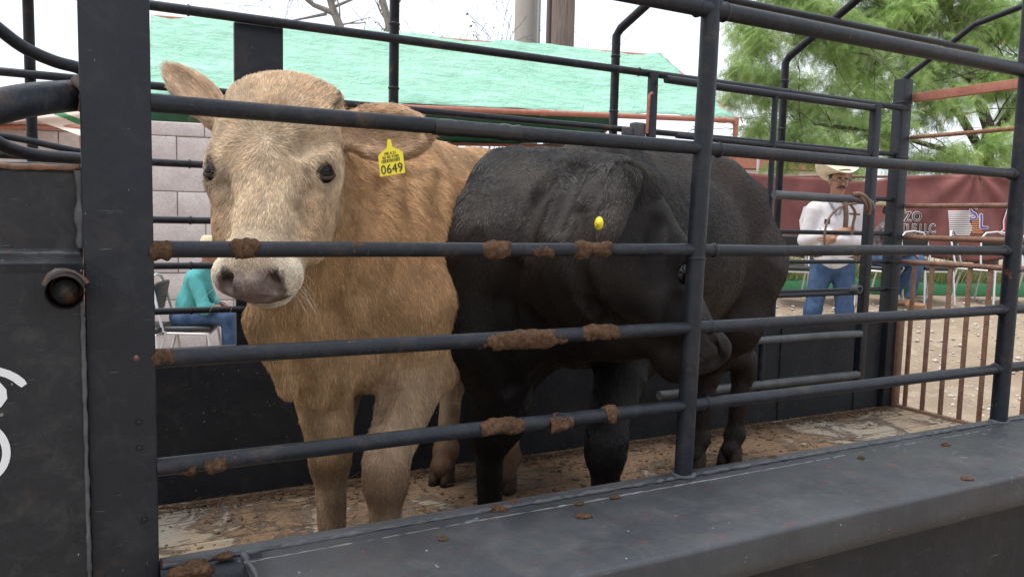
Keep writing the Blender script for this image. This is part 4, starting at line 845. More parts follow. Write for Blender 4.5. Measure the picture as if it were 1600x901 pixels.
blk_cfg = dict(name='black_cow', label='glossy black cow with small round yellow ear button, head lowered behind the middle post',
    body=K, chest=K, leg=(0.008, 0.007, 0.008), knee=K, foot=(0.01, 0.008, 0.007), fold=K, poll=(0.016, 0.013, 0.012), face=K, cheek=K, cream=(0.010, 0.009, 0.009), nose=(0.02, 0.019, 0.02), lid=(0.006, 0.006, 0.006), earbase=K, ear=(0.035, 0.029, 0.025),
    paint=blk_paint, fur=blk_fur, skin=bcoat, furmat=bfurm, flat_ear=True, grooves=[([(905, 330), (900, 400), (915, 460), (950, 505), (1000, 535)], 0.02, 0.010), ([(1030, 350), (1020, 400), (1030, 440)], 0.02, 0.006), ([(1060, 470), (1050, 510), (1040, 545)], 0.018, 0.006), ([(800, 420), (790, 480), (785, 560), (800, 610)], 0.035, 0.014), ([(860, 280), (830, 330), (815, 380)], 0.03, 0.010), ([(905, 255), (885, 300), (870, 350)], 0.025, 0.008), ([(1110, 520), (1125, 565), (1100, 575)], 0.008, 0.005)], fold_amp=0.006, r0=0.0006, count=220000, seed=23, lidmat=M('black_eyelid', (0.01, 0.009, 0.009), 0.5), tailmat=M('black_tail', (0.012, 0.01, 0.01), 0.6), necksq=0.85, clump=0.20, jit=0.12, csize=0.012, cpull=0.30,
    neckk=0.13, foldk=0.13, folds=[(W(800, 320, D=2.50), W(742, 470, D=2.36), 0.12), (W(800, 400, D=2.40), W(900, 470, D=2.28), 0.19), (W(900, 400, D=2.3), W(990, 470, D=2.2), 0.13),
        (W(860, 490, D=2.28), W(1000, 510, D=2.2), 0.08), (W(795, 286, D=2.42), W(960, 284, D=2.22), 0.097), (W(752, 400, D=2.26), W(756, 500, D=2.27), 0.150), (W(775, 520, D=2.30), W(782, 640, D=2.46), 0.12)])
neckb = [(BB(0.40, 0, 1.10), 0.235), (BB(0.60, 0.10, 1.03), 0.225), (W(835, 385, D=2.24), 0.175), (Hb(0.12, 0.03, -0.18), 0.135), (Hb(0.09, 0, -0.13), 0.12)]
blk, HB, frb = build_cow('black', midb[:2], fwb, (fL, fR, hL, hR), 0, dict(poll=bpoll, t=tb, l=lb, n=nb, s=BS, ears=blk_ears, nos=1.5, et=0.245, en=-0.045, el=0.012), neckb, blk_cfg, 1.06)
c = W(936, 349, D=1.845); m = MB(); n2 = nrm(-_v*0.55-_r*0.85); x2 = nrm(np.cross([0, 0, 1], n2)); y2 = np.cross(n2, x2)
m.lathe([(0.0, 0.004), (0.005, 0.004), (0.006, 0.002), (0.0155, 0.0015), (0.0165, 0.0), (0.0, -0.001)], c, np.array([x2, y2, n2]).T, 20); m.build('ear_button', YEL, blk)
# ================================================================ GROUND AND BACKDROP
def gz(x, y):
    d = 0.467*np.asarray(x)+0.884*np.asarray(y); b_ = 0.884*np.asarray(x)-0.467*np.asarray(y); k = np.clip((b_+2.0)/3.0, 0, 1); k = k*k*(3-2*k)
    return np.interp(d, [0, 5.8, 7.1, 9.6, 11, 30, 400], [0, 0, 0.15, 0.52, 0.60, 0.7, 0.7])*k
def on_ground(px_, D):
    p = W(px_, 400, D=D); return np.array([p[0], p[1], float(gz(p[0], p[1]))])
FV = nrm([_v[0], _v[1], 0]); FR = nrm([_r[0], _r[1], 0])            # level forward and level right of the yard's layout
def yard(a, b, z=0.0): return FV*a+FR*b+np.array([0, 0, z])
dirt = M('dirt', (0.36, 0.29, 0.22), 0.95); t = NT(dirt); v = t.coord()
n1 = t.noise(v, 0.9, 6, 0.6); n2 = t.noise(v, 30, 6, 0.75); n3 = t.noise(v, 6, 6, 0.7)
c_ = t.ramp(n1, [(0.35, (0.26, 0.19, 0.13)), (0.65, (0.40, 0.31, 0.22))]); c_ = t.mix(t.ramp(n2, [(0.45, 0), (0.7, 0.75)]), c_, (0.19, 0.15, 0.115)); c_ = t.mix(t.ramp(n3, [(0.55, 0), (0.7, 0.5)]), c_, (0.55, 0.49, 0.41))
vo = t.n('ShaderNodeTexVoronoi', Scale=22.0); t.l(v, vo.inputs['Vector']); c_ = t.mix(t.math('MULTIPLY', t.math('LESS_THAN', vo.outputs['Distance'], 0.12), 0.5), c_, (0.55, 0.52, 0.47)); t.color(c_); t.bump(t.math('ADD', n2, t.math('MULTIPLY', n3, 1.5)), 0.7, 0.03)
A = np.r_[np.linspace(-60, -4, 8), np.linspace(-3, 16, 58), [18, 22, 30, 50, 90, 160, 300]]; Bq = np.r_[[-300, -150, -60, -30, -18], np.linspace(-12, 14, 53), [18, 30, 60, 150, 300]]
V = []
for a in A:
    for b in Bq:
        p = yard(a, b); V.append((p[0], p[1], float(gz(p[0], p[1]))+(0.015*float(vnoise(np.array([[p[0], p[1], 0]]), 1.3, 3)[0]) if abs(b) < 15 and a < 17 else 0)))
nb_ = len(Bq); F = [(i*nb_+j, i*nb_+j+1, (i+1)*nb_+j+1, (i+1)*nb_+j) for i in range(len(A)-1) for j in range(nb_-1)]
tag(link_mesh('ground', V, F, dirt), kind='structure')
rs = np.random.RandomState(14); V = []; F = []; ico = clump_mesh(1, 1, 1, 9, 1, 'tmp'); bv = np.array([q.co for q in ico.vertices]); bf = [list(p.vertices) for p in ico.polygons]
for k in range(2600):
    a = rs.uniform(5.2, 9.8); b = rs.uniform(0.5, 8.5); p = yard(a, b); s_ = 0.006+0.028*rs.rand()**3; n_ = len(V)
    V.extend((bv*(0.7+0.6*rs.rand(len(bv), 1))*s_*np.array([1, 0.8, 0.55])+np.array([p[0], p[1], float(gz(p[0], p[1]))+s_*0.3])).tolist()); F.extend([[i+n_ for i in f] for f in bf])
tag(link_mesh('gravel', V, F, rust_mat('gravel_stone', (0.42, 0.37, 0.31), (0.55, 0.50, 0.44), (0.25, 0.21, 0.17))), 'loose pale stones scattered over the dirt yard behind the rear gate', 'gravel', kind='stuff')
bpy.data.meshes.remove(ico)

# painted block wall ----------------------------------------------
bw = M('painted_blocks', (0.55, 0.47, 0.45), 0.9); t = NT(bw); v = t.coord()
n1 = t.noise(v, 6, 6, 0.7); n2 = t.noise(v, 45, 5, 0.7); c_ = t.mix(t.ramp(n1, [(0.35, 0), (0.65, 1)]), (0.64, 0.57, 0.54), (0.52, 0.45, 0.43)); c_ = t.mix(t.ramp(n2, [(0.52, 0), (0.72, 0.6)]), c_, (0.33, 0.28, 0.26)); t.color(c_); t.bump(n2, 0.7, 0.01)
mortar = M('mortar', (0.50, 0.44, 0.42), 0.95)
WA, WB = W(-260, 300, D=6.9), W(430, 300, D=7.8); wd = nrm([WB[0]-WA[0], WB[1]-WA[1], 0]); wn = np.array([wd[1], -wd[0], 0]); wn = wn*(-1 if wn @ FV > 0 else 1); Lw = float(np.linalg.norm((WB-WA)[:2])); base = np.array([WA[0], WA[1], 0.0])
m = MB(); Rw = np.array([wd, -wn, [0, 0, 1]]).T; m.box(base+wd*Lw/2+np.array([0, 0, 1.13])-wn*0.09, (Lw, 0.12, 2.26), Rw); wall = tag(m.build('block_wall', mortar), 'low wall of pinkish white painted blocks under the green canopy', 'wall')
rs = random.Random(6); m = MB(); bh, bl = 0.268, 0.52
for r_ in range(9):
    x_ = -0.26*(r_ % 2)
    while x_ < Lw:
        x0_ = max(0, x_); x1_ = min(Lw, x_+bl); z0 = 0.0+r_*bh; z1 = min(z0+bh, 2.285)
        if x1_-x0_ > 0.05 and z1-z0 > 0.03: m.box(base+wd*(x0_+x1_)/2+np.array([0, 0, (z0+z1)/2])-wn*(0.03+rs.uniform(0, 0.008)), (x1_-x0_-0.007, 0.06, z1-z0-0.007), Rw, bev=0.010)
        x_ += bl
m.build('block_courses', bw, wall)

# green canopy -----------------------------------------------------
def tarp_mat(name, base, dark, tr=0.25):
    m = M(name, base, 0.45, 0, 0.4); t = NT(m); v = t.coord((1, 1, 2.2)); n1 = t.noise(v, 1.6, 6, 0.65, 0.8); n2 = t.noise(v, 7, 6, 0.7, 0.6)
    c = t.mix(t.ramp(n1, [(0.35, 0), (0.7, 0.75)]), base, dark); c = t.mix(t.ramp(n2, [(0.55, 0), (0.8, 0.35)]), c, (base[0]*1.6, min(1, base[1]*1.15), base[2]*1.3)); wr = t.math('ABSOLUTE', t.math('SUBTRACT', t.noise(t.coord((1.0, 1.0, 3.2), (0.2, 0.1, 0.3)), 4.5, 5, 0.6, 1.4), 0.5)); cr = t.ramp(wr, [(0.0, 1), (0.05, 0)]); c = t.mix(t.math('MULTIPLY', cr, 0.2), c, (base[0]*0.55, base[1]*0.7, base[2]*0.65)); t.color(c); t.bump(t.math('ADD', t.math('MULTIPLY', wr, 3.0), t.math('MULTIPLY', n2, 0.5)), 0.8, 0.045); return m
TARP = tarp_mat('green_tarp', (0.33, 0.60, 0.46), (0.22, 0.49, 0.36)); TARP_SHADE = tarp_mat('green_tarp_shaded', (0.016, 0.17, 0.105), (0.01, 0.11, 0.07))  # darker one is the same tarp, with underside shade put into its colour
cn = tag(empty('canopy', tuple(W(640, 165, D=8.2)*np.array([1, 1, 0]))), 'long gabled canopy of mint green tarp on a rusty red pipe frame', 'canopy')
EL, ER = W(228, 146, D=7.5), W(1150, 184, D=9.5); RL, RR = W(236, 22, D=9.0), W(1032, 85, D=11.0)
BL_, BR = W(236, 212, D=11.0), W(928, 226, D=12.8)
def sheet(name, P00, P10, P01, P11, mat, parent, nu=70, nv=18, amp=0.02, seed=0, thick=0.0, edge=0.0, sag=0.0):
    P00, P10, P01, P11 = map(lambda q: np.array(q, float), (P00, P10, P01, P11)); U, Vv = np.meshgrid(np.linspace(0, 1, nu), np.linspace(0, 1, nv), indexing='ij'); U = U.ravel()[:, None]; Vv = Vv.ravel()[:, None]
    P = (P00*(1-U)*(1-Vv)+P10*U*(1-Vv)+P01*(1-U)*Vv+P11*U*Vv); n = nrm(np.cross(P10-P00, P01-P00)); P = P+n*(amp*(vnoise(P*np.array([1, 1, 2.0]), 2.2, seed)+0.5*vnoise(P*np.array([1, 1, 2.5]), 6, seed+1))[:, None])
    if edge: P = P+np.where(Vv > 0.999, 1, 0)*np.array([0, 0, 1.0])*edge*vnoise(P, 2.5, seed+4)[:, None]
    P[:, 2] -= (sag*np.sin(U*math.pi*5)**2*(Vv*(1-Vv))*4)[:, 0]
    F = [(i*nv+j, (i+1)*nv+j, (i+1)*nv+j+1, i*nv+j+1) for i in range(nu-1) for j in range(nv-1)]
    o = link_mesh(name, P, F, mat, parent, True); md = o.modifiers.new('thick', 'SOLIDIFY'); md.thickness = 0.004; return o
sheet('tarp_roof', RL, RR, EL, ER, TARP, cn, 90, 20, 0.03, 1, sag=0.05)
sheet('tarp_back_slope', RL-np.array([0, 0, 0.03]), RR-np.array([0, 0, 0.03]), BL_, BR, TARP_SHADE, cn, 60, 14, 0.03, 2)
sheet('tarp_fold', W(300, 163, D=7.9), W(520, 170, D=8.3), W(290, 204, D=8.6), W(560, 232, D=9.0), TARP_SHADE, cn, 30, 8, 0.03, 5)
for a, b, r_ in ((EL, ER, 0.031), (RL, RR, 0.03), (BL_, BR, 0.028), (ER, RR, 0.028), (RR, BR, 0.025)):
    m = MB(); m.tube(wavy(a-np.array([0, 0, 0.035]), b-np.array([0, 0, 0.035]), 30, 0.004, 4), r_, 12)
    if r_ > 0.03:
        for q in (0.35, 0.62, 0.97): p = a+(b-a)*q-np.array([0, 0, 0.035]); d = nrm(b-a); m.tube([p-d*0.05, p+d*0.05], 0.037, 12)
    m.build('frame_pipe', RUST_PINK, cn)
for p in (ER, BR, BL_+(BR-BL_)*0.1):
    g = float(gz(p[0], p[1])); m = MB(); m.tube([p-np.array([0, 0, 0.03]), np.array([p[0], p[1], g])], 0.030, 12); m.tube([p-np.array([0, 0, 0.0]), p-np.array([0, 0, 0.09])], 0.037, 12); m.build('canopy_post', RUST_PINK, cn)

# striped awning at the left edge
stripe_cols = [((0.42, 0.16, 0.14), -0.1), ((0.60, 0.47, 0.40), 0.42), ((0.04, 0.17, 0.06), 0.57), ((0.62, 0.50, 0.43), 0.93), ((0.50, 0.30, 0.26), 9)]
V = []; F = []; fm = []; nu, nv = 60, 80
for i in range(nu+1):
    for j in range(nv+1):
        u_, v_ = i/nu, j/nv; x_ = -160+300*u_; y_ = 146+v_*(62+18*math.sin(u_*6+0.8)); p = W(x_, y_, D=6.9+0.05*math.sin(v_*9+u_*14)+0.25*(1-v_)); V.append(p)
for i in range(nu):
    for j in range(nv):
        F.append((i*(nv+1)+j, (i+1)*(nv+1)+j, (i+1)*(nv+1)+j+1, i*(nv+1)+j+1)); s_ = (j+0.5)/nv-0.93*((i+0.5)/nu-0.743)
        fm.append(next((k for k, (cc, lim) in enumerate(stripe_cols) if s_ < lim), 4))
aw = tag(empty('striped_awning', tuple(W(60, 190, D=6.9)*np.array([1, 1, 0]))), 'striped awning cloth in tan, pink and green above the block wall', 'awning')
link_mesh('awning_cloth', V, F, None, aw, True, [M('awning_stripe', cc, 0.8) for cc, _ in stripe_cols], fm)
m = MB(); m.tube([W(-160, 196, D=6.95), W(128, 199, D=7.0)], 0.024, 10); m.tube([W(128, 199, D=7.0), W(128, 199, D=7.0)*np.array([1, 1, 0])], 0.024, 10); m.build('awning_pole', RUST_PINK, aw)

# poles ------------------------------------------------------------
def pole(name, px_, w_px, D, mat, label, cat, taper=0.0, top=9.0, lean=0.0):
    p = on_ground(px_, D); r_ = w_px/2*D/FPX; m = MB(); z0 = p[2]-0.1; pts = [np.array([p[0]+lean*k, p[1], z0+(top-z0)*k]) for k in np.linspace(0, 1, 12)]; m.tube(pts, [r_*(1.12-taper*k) for k in np.linspace(0, 1, 12)], 18)
    o = m.build(name, mat); return tag(o, label, cat)
conc = M('grey_concrete', (0.42, 0.36, 0.33), 0.9); t = NT(conc); n_ = t.noise(t.coord((4, 4, 1)), 4, 6, 0.7); t.color(t.mix(n_, (0.50, 0.43, 0.39), (0.33, 0.28, 0.26))); t.bump(n_, 0.4, 0.01)
bark = M('brown_wood', (0.2, 0.14, 0.12), 0.9); t = NT(bark); n_ = t.noise(t.coord((14, 14, 0.8)), 3, 8, 0.7); t.color(t.ramp(n_, [(0.3, (0.10, 0.07, 0.06)), (0.7, (0.30, 0.22, 0.19))])); t.bump(n_, 0.8, 0.02)
pole('utility_pole', 813, 34, 13.5, conc, 'thick grey concrete utility pole rising behind the green canopy', 'pole', 0.15)
pole('conduit_pole', 832, 5, 13.3, M('galvanised', (0.35, 0.36, 0.38), 0.5, 0.5), 'thin grey conduit pipe right against the concrete pole', 'pole')
pole('conduit_pole', 848, 8, 13.0, M('dark_brown_pipe', (0.13, 0.09, 0.09), 0.6), 'dark brown pipe between the concrete pole and the wooden pole', 'pole')
pole('utility_pole', 869, 33, 12.8, bark, 'rough brown wooden utility pole behind the green canopy', 'pole', 0.12)
pole('street_pole', 1177, 3.5, 22, M('galvanised_b', (0.5, 0.5, 0.5), 0.5, 0.3), 'very thin distant grey pole right of the canopy corner', 'pole', top=4.9)

# low far building
p = on_ground(1120, 30); fb = tag(empty('far_house', tuple(p)), 'low pale house with red roof far behind the black cow', 'house'); m = MB(); m.box(p+np.array([0, 0, 1.35]), (6.5, 4, 2.7), np.array([FR, FV, [0, 0, 1]]).T, bev=0.02); m.build('wall', M('pale_plaster', (0.6, 0.56, 0.52), 0.9), fb)
m = MB(); m.prism([(-3.6, 0), (3.6, 0), (3.6, 0.15), (0, 0.75), (-3.6, 0.15)], -2.2, 2.2, np.array([FR, [0, 0, 1], FV]).T, p+np.array([0, 0, 2.72])); m.build('roof', RUST_PINK, fb)
for s_ in (-2, 1.5): m = MB(); m.box(p+FR*s_-FV*2.02+np.array([0, 0, 1.5]), (0.9, 0.05, 0.9), np.array([FR, FV, [0, 0, 1]]).T); m.build('window', M('far_glass', (0.05, 0.06, 0.07), 0.2), fb)

# ---------------------------------------------------------------- trees
BARK_G = M('grey_bark', (0.22, 0.19, 0.17), 0.9); t = NT(BARK_G); n_ = t.noise(t.coord((6, 6, 1.5)), 5, 8, 0.7); t.color(t.ramp(n_, [(0.3, (0.13, 0.11, 0.10)), (0.7, (0.36, 0.32, 0.29))])); t.bump(n_, 0.8, 0.02)
BARK_D = M('dark_bark', (0.07, 0.055, 0.045), 0.95)
def branch_tree(m, p, d, L, r, depth, rs, ends, droop=0.0, spread=0.55, kids=(2, 3), min_r=0.004):
    pts = [p]; rr = [r]; n = 5; q = p.copy(); dd = d.copy()
    for k in range(n):
        dd = nrm(dd+rs.normal(0, 0.13, 3)+np.array([0, 0, -droop*0.12])); q = q+dd*L/n; pts.append(q); rr.append(max(min_r, r*(1-0.42*(k+1)/n)))
    m.tube(pts, rr, 7 if r > 0.03 else 5, cap=False)
    if depth <= 0: ends.append((pts, dd)); return
    for k in range(rs.randint(kids[0], kids[1]+1)):
        j = rs.randint(2, n+1); nd = nrm(dd+rs.normal(0, spread, 3)); branch_tree(m, pts[j], nd, L*rs.uniform(0.6, 0.85), rr[j]*0.72, depth-1, rs, ends, droop, spread, kids, min_r)
    ends.append((pts, dd))
def bare_tree(px_, D, fork_px, label, seed, r=0.12):
    rs = np.random.RandomState(seed); g = on_ground(px_, D); m = MB(); ends = []
    tree = tag(empty('bare_tree', tuple(g)), label, 'tree', 'leafless trees behind the canopy')
    top = W(fork_px[0][0], fork_px[0][1], D=D); m.tube([g, (g+top)/2+np.array([0.1, 0, 0]), top], [r*1.25, r*1.1, r], 12)
    m.build('trunk', BARK_G, tree); m = MB()
    for pts, r0, r1 in fork_px[1]:
        Q = [W(a, b, D=D+c) for a, b, c in pts]; m.tube(Q, list(np.linspace(r0, r1, len(Q))), 9)
        for k in range(1, len(Q)):
            for _ in range(3): branch_tree(m, Q[k], nrm(Q[k]-Q[k-1]+rs.normal(0, 0.6, 3)+np.array([0, 0, 0.5])), rs.uniform(0.5, 0.9), r1*0.35, 2, rs, ends, 0, 0.6, (2, 3), 0.003)
    m.build('branches', BARK_G, tree); return tree
bare_tree(545, 14, ((548, 80), [([(548, 80, 0), (530, 40, 0), (518, 8, 0), (500, -60, 0)], 0.085, 0.05), ([(520, 20, 0), (490, 8, 0), (465, -12, 0)], 0.055, 0.03), ([(520, 12, 0), (560, -5, 0.2), (600, -10, 0.3)], 0.03, 0.012), ([(510, 22, 0), (470, 30, 0.1), (440, 35, 0.1)], 0.03, 0.008)]), 'forked grey leafless tree behind the canopy, left of the tall hoop post', 5)
bare_tree(607, 14.5, ((612, 90), [([(612, 90, 0), (608, 40, 0), (592, -20, 0)], 0.085, 0.06), ([(608, 30, 0), (625, 0, 0), (640, -40, 0)], 0.03, 0.02)]), 'straight leafless trunk leaning behind the canopy beside the tall hoop post', 8)
def twig_bush(px_, D, label, seed, n=16):
    rs = np.random.RandomState(seed); g = on_ground(px_, D); m = MB(); ends = []
    for k in range(n):
        d = nrm(np.array([0, 0, 1.0])+FR*rs.normal(0, 0.22)+FV*rs.normal(0, 0.1)); p0 = g+FR*rs.normal(0, 0.15); L = rs.uniform(2.6, 3.4); q = p0+d*L; m.tube([p0, (p0+q)/2+FR*rs.normal(0, 0.06), q], [0.014, 0.011, 0.007], 6)
        branch_tree(m, q, d, 1.0, 0.008, 2, rs, ends, 0, 0.35, (1, 3), 0.003)
    V = []; F = []
    for pts, dd in ends:
        for p in pts[2:]:
            for _ in range(2):
                if rs.rand() < 0.75: continue
                s_ = rs.uniform(0.01, 0.022); o_ = rs.normal(0, 1, 3)*s_; q_ = rs.normal(0, 1, 3)*s_; i0 = len(V); V.extend([p, p+o_, p+o_+q_, p+q_]); F.append((i0, i0+1, i0+2, i0+3))
    sh = tag(empty('bare_shrub', tuple(g)), label, 'shrub', 'bare twiggy shrubs behind the canopy'); m.build('stems', BARK_D, sh)
    if F: link_mesh('leaves', V, F, M('dry_leaves', (0.16, 0.14, 0.07), 0.8), sh, False)
twig_bush(700, 13.8, 'bare twiggy shrub poking above the canopy midway between leafless trunk and concrete pole', 3, 13)
twig_bush(770, 14.2, 'bare twiggy shrub poking above the canopy just left of the concrete pole', 4, 12)
twig_bush(640, 14.6, 'thin bare shrub close to the leafless trunk', 6, 7)

# feathery tree on the right
LEAF = M('feathery_leaf', (0.11, 0.17, 0.05), 0.6, 0, 0.3); t = NT(LEAF); a = t.n('ShaderNodeAttribute', _attribute_name='tint'); t.color(a.outputs['Color'])
try: LEAF.node_tree.nodes['Principled BSDF'].inputs['Subsurface Weight'].default_value = 0.0
except Exception: pass
tb_ = LEAF.node_tree; trn = tb_.nodes.new('ShaderNodeBsdfTranslucent'); mx = tb_.nodes.new('ShaderNodeMixShader'); mx.inputs[0].default_value = 0.5; outn = [n for n in tb_.nodes if n.type == 'OUTPUT_MATERIAL'][0]
tb_.links.new(a.outputs['Color'], trn.inputs['Color']); tb_.links.new(tb_.nodes['Principled BSDF'].outputs[0], mx.inputs[1]); tb_.links.new(trn.outputs[0], mx.inputs[2]); tb_.links.new(mx.outputs[0], outn.inputs['Surface'])
def feathery_tree(px_, D, label, seed, blobs, n_spray, limbs):
    rs = np.random.RandomState(seed); g = on_ground(px_, D); tree = tag(empty('mesquite_tree', tuple(g)), label, 'tree')
    m = MB(); ends = []
    for pts, r0, r1 in limbs:
        Q = [W(a_, b_, D=c_) if not hasattr(a_, '__len__') else a_ for a_, b_, c_ in pts]; m.tube(Q, list(np.linspace(r0, r1, len(Q))), 9)
        for k in range(1, len(Q)):
            for _ in range(2): branch_tree(m, Q[k], nrm(nrm(Q[k]-Q[k-1])*0.5+rs.normal(0, 0.6, 3)+np.array([0, 0, 0.15])), rs.uniform(0.7, 1.2), max(0.012, r1*0.6), 2, rs, ends, 0.3, 0.6, (2, 3), 0.005)
    m.build('branches', BARK_D, tree); m = MB(); top = W(limbs[0][0][0][0], limbs[0][0][0][1], D=limbs[0][0][0][2]); m.tube([g-np.array([0, 0, 0.1]), (g+top)/2+FR*0.06, top], [0.17, 0.145, 0.125], 14); m.build('trunk', BARK_D, tree)
    Vs = []; Cs = []
    cen = np.array([W(b[0], b[1], D=b[2]) for b in blobs]); rad_ = np.array([b[3] for b in blobs]); wts = rad_**2.2; wts /= wts.sum()
    k = 0
    while k < n_spray:
        i = rs.choice(len(blobs), p=wts); o_ = rs.normal(0, 1, 3); o_ = o_/np.linalg.norm(o_)*rs.rand()**0.45*rad_[i]; o_[2] *= 0.75; p = cen[i]+o_
        if vnoise(p[None], 1.7, 3)[0]+0.6*vnoise(p[None], 4.5, 5)[0] < -0.30: continue
        k += 1
        # a drooping leaf spray: a rachis with two rows of narrow leaflets
        az = rs.uniform(0, 2*math.pi); d = nrm([math.cos(az), math.sin(az), rs.uniform(-1.2, 0.3)]); L = rs.uniform(0.14, 0.30); tone = rs.rand(); br = 1+0.45*vnoise(p[None], 1.2, 9)[0]+0.15*rs.normal()
        colr = np.array([0.29, 0.44, 0.15])*(1-tone)+np.array([0.50, 0.61, 0.27])*tone; colr = colr*max(0.35, br)
        nl = 11; tt_ = np.linspace(0.1, 1, nl); R = p+d*L*tt_[:, None]+np.array([0, 0, -0.10])*(tt_[:, None]**2)*L/0.2*0.6
        side = nrm(np.cross(d, rs.normal(0, 1, 3)))
        for sg in (1, -1):
            tip = side*sg*0.052+d*0.022+rs.normal(0, 0.007, (nl, 3))+np.array([0, 0, -0.014]); wv = d*0.0085
            quad = np.stack([R-wv*0.4, R+wv*0.6, R+tip+wv*0.35, R+tip-wv*0.2], 1); Vs.append(quad.reshape(-1, 3)); Cs.append(np.repeat(colr[None]*(0.85+0.3*rs.rand(nl, 1)), 4, 0))
    # hanging yellow seed pods and catkins
    for k in range(260):
        i = rs.choice(len(blobs), p=wts); o_ = rs.normal(0, 0.5, 3)*rad_[i]; p = cen[i]+o_; L = rs.uniform(0.05, 0.11); s2 = nrm(rs.normal(0, 1, 3))*0.011; q = p+np.array([rs.normal(0, 0.02), rs.normal(0, 0.02), -L]); Vs.append(np.array([p-s2, p+s2, q+s2, q-s2])); Cs.append(np.repeat(np.array([[0.62, 0.40, 0.12]]), 4, 0))
    V = np.concatenate(Vs); C_ = np.concatenate(Cs); F = np.arange(len(V)).reshape(-1, 4); fast_mesh('crown', V, F, LEAF, tree, False, C_)
    return tree
blobs = [(1190, 60, 12.2, 0.45), (1160, 105, 12.0, 0.30), (1145, 150, 12.0, 0.22), (1215, 130, 12.4, 0.55), (1190, 200, 12.2, 0.38), (1245, 220, 12.4, 0.50), (1260, 20, 12.6, 0.65), (1225, -40, 12.6, 0.6), (1310, 70, 12.8, 0.8), (1300, 160, 12.8, 0.75), (1310, 235, 12.4, 0.45), (1385, 20, 13.2, 0.85), (1380, 120, 13, 0.8), (1390, 200, 12.8, 0.6), (1460, -10, 13.4, 0.9), (1460, 80, 13.2, 0.7), (1470, 160, 13.0, 0.6), (1540, 40, 13.6, 0.8), (1560, 120, 13.4, 0.6), (1480, 240, 12.6, 0.4), (1560, 225, 12.8, 0.5), (1620, 60, 13.6, 0.9), (1630, 180, 13.2, 0.7), (1700, 0, 13.8, 1.0), (1720, 130, 13.6, 0.9), (1350, -80, 13.2, 0.9), (1500, -110, 13.6, 1.0), (1640, -120, 13.8, 1.0), (1330, 262, 12.2, 0.28), (1210, 262, 12.6, 0.25), (1155, 40, 12.4, 0.22), (1420, 250, 12.6, 0.3)]
limbs = [([(1540, 255, 13.2), (1545, 200, 13.2), (1520, 130, 13.2), (1500, 60, 13.3), (1470, -40, 13.4)], 0.12, 0.03), ([(1535, 240, 13.2), (1500, 180, 13.1), (1440, 130, 13.0), (1370, 100, 12.9), (1300, 90, 12.7)], 0.08, 0.02),
         ([(1540, 230, 13.2), (1575, 180, 13.3), (1610, 120, 13.4), (1640, 40, 13.6)], 0.09, 0.025), ([(1535, 250, 13.2), (1480, 235, 13.0), (1410, 215, 12.8), (1330, 200, 12.6), (1250, 190, 12.4)], 0.06, 0.012), ([(1500, 180, 13.1), (1480, 110, 13.1), (1430, 40, 13.2), (1380, -30, 13.2)], 0.05, 0.015), ([(1560, 235, 13.2), (1600, 225, 13), (1660, 200, 13)], 0.06, 0.02)]
feathery_tree(1545, 13.2, 'large feathery light green tree with hanging yellow pods behind the maroon banner', 12, blobs, 26000 if ONLY != 'q' else 2500, limbs)
# ================================================================ BANNER, VERGE
DB = 10.9
bo = tag(empty('banner', tuple(on_ground(1390, DB))), 'long maroon advertising banner with white lettering and emblems strung behind the chairs', 'banner')
ban = M('maroon_vinyl', (0.15, 0.028, 0.03), 0.5, 0, 0.3); t = NT(ban); n_ = t.noise(t.coord((1, 1, 1)), 1.5, 5, 0.6); t.color(t.mix(t.ramp(n_, [(0.3, 0), (0.7, 1)]), (0.11, 0.027, 0.025), (0.235, 0.085, 0.075)))
def bpt(px_, py_, off=0.0):
    """point on the hung banner: a gently folded sheet"""
    p = W(px_, py_, D=DB); u_ = (px_-1525)/110; v_ = (py_-262)/130; th = math.atan2(u_, max(v_, 0.05)); r_ = math.hypot(u_, v_)
    w_ = 0.035*math.sin(th*11)*math.exp(-r_*0.8)+0.02*math.sin(px_*0.045+1)+0.02*math.sin(px_*0.11+py_*0.02)*max(0, 1-(py_-275)/90)
    return p-FV*(w_+off+(0.014 if off > 0 else 0))
nu, nv = 150, 26; V = []; F = []
for i in range(nu+1):
    for j in range(nv+1):
        px_ = 1100+640*i/nu; top = 275+5*math.sin(px_*0.02)+3*abs(math.sin(px_*0.027)); py_ = top+(j/nv)*(404-top+6*math.sin(px_*0.03)); V.append(bpt(px_, py_))
for i in range(nu):
    for j in range(nv): F.append((i*(nv+1)+j, (i+1)*(nv+1)+j, (i+1)*(nv+1)+j+1, i*(nv+1)+j+1))
bsh = link_mesh('banner_sheet', V, F, ban, bo); md = bsh.modifiers.new('t', 'SOLIDIFY'); md.thickness = 0.004; md.offset = -1
m = MB()
for px_ in (1105, 1320, 1525, 1735): q = on_ground(px_, DB+0.12); m.tube([q, np.array([q[0], q[1], W(px_, 262, D=DB+0.12)[2]])], 0.03, 10)
m.tube([W(1100, 276, D=DB+0.12), W(1740, 276, D=DB+0.12)], 0.02, 8); m.build('banner_frame', RUST, bo)
BW = M('banner_white', (0.72, 0.68, 0.66), 0.6); BR_ = M('banner_red', (0.45, 0.02, 0.03), 0.6); BB_ = M('banner_blue', (0.03, 0.05, 0.20), 0.6); BPU = M('banner_purple', (0.10, 0.07, 0.30), 0.6); BOR = M('banner_orange', (0.60, 0.25, 0.10), 0.6); BDK = M('banner_dark', (0.03, 0.02, 0.02), 0.6)
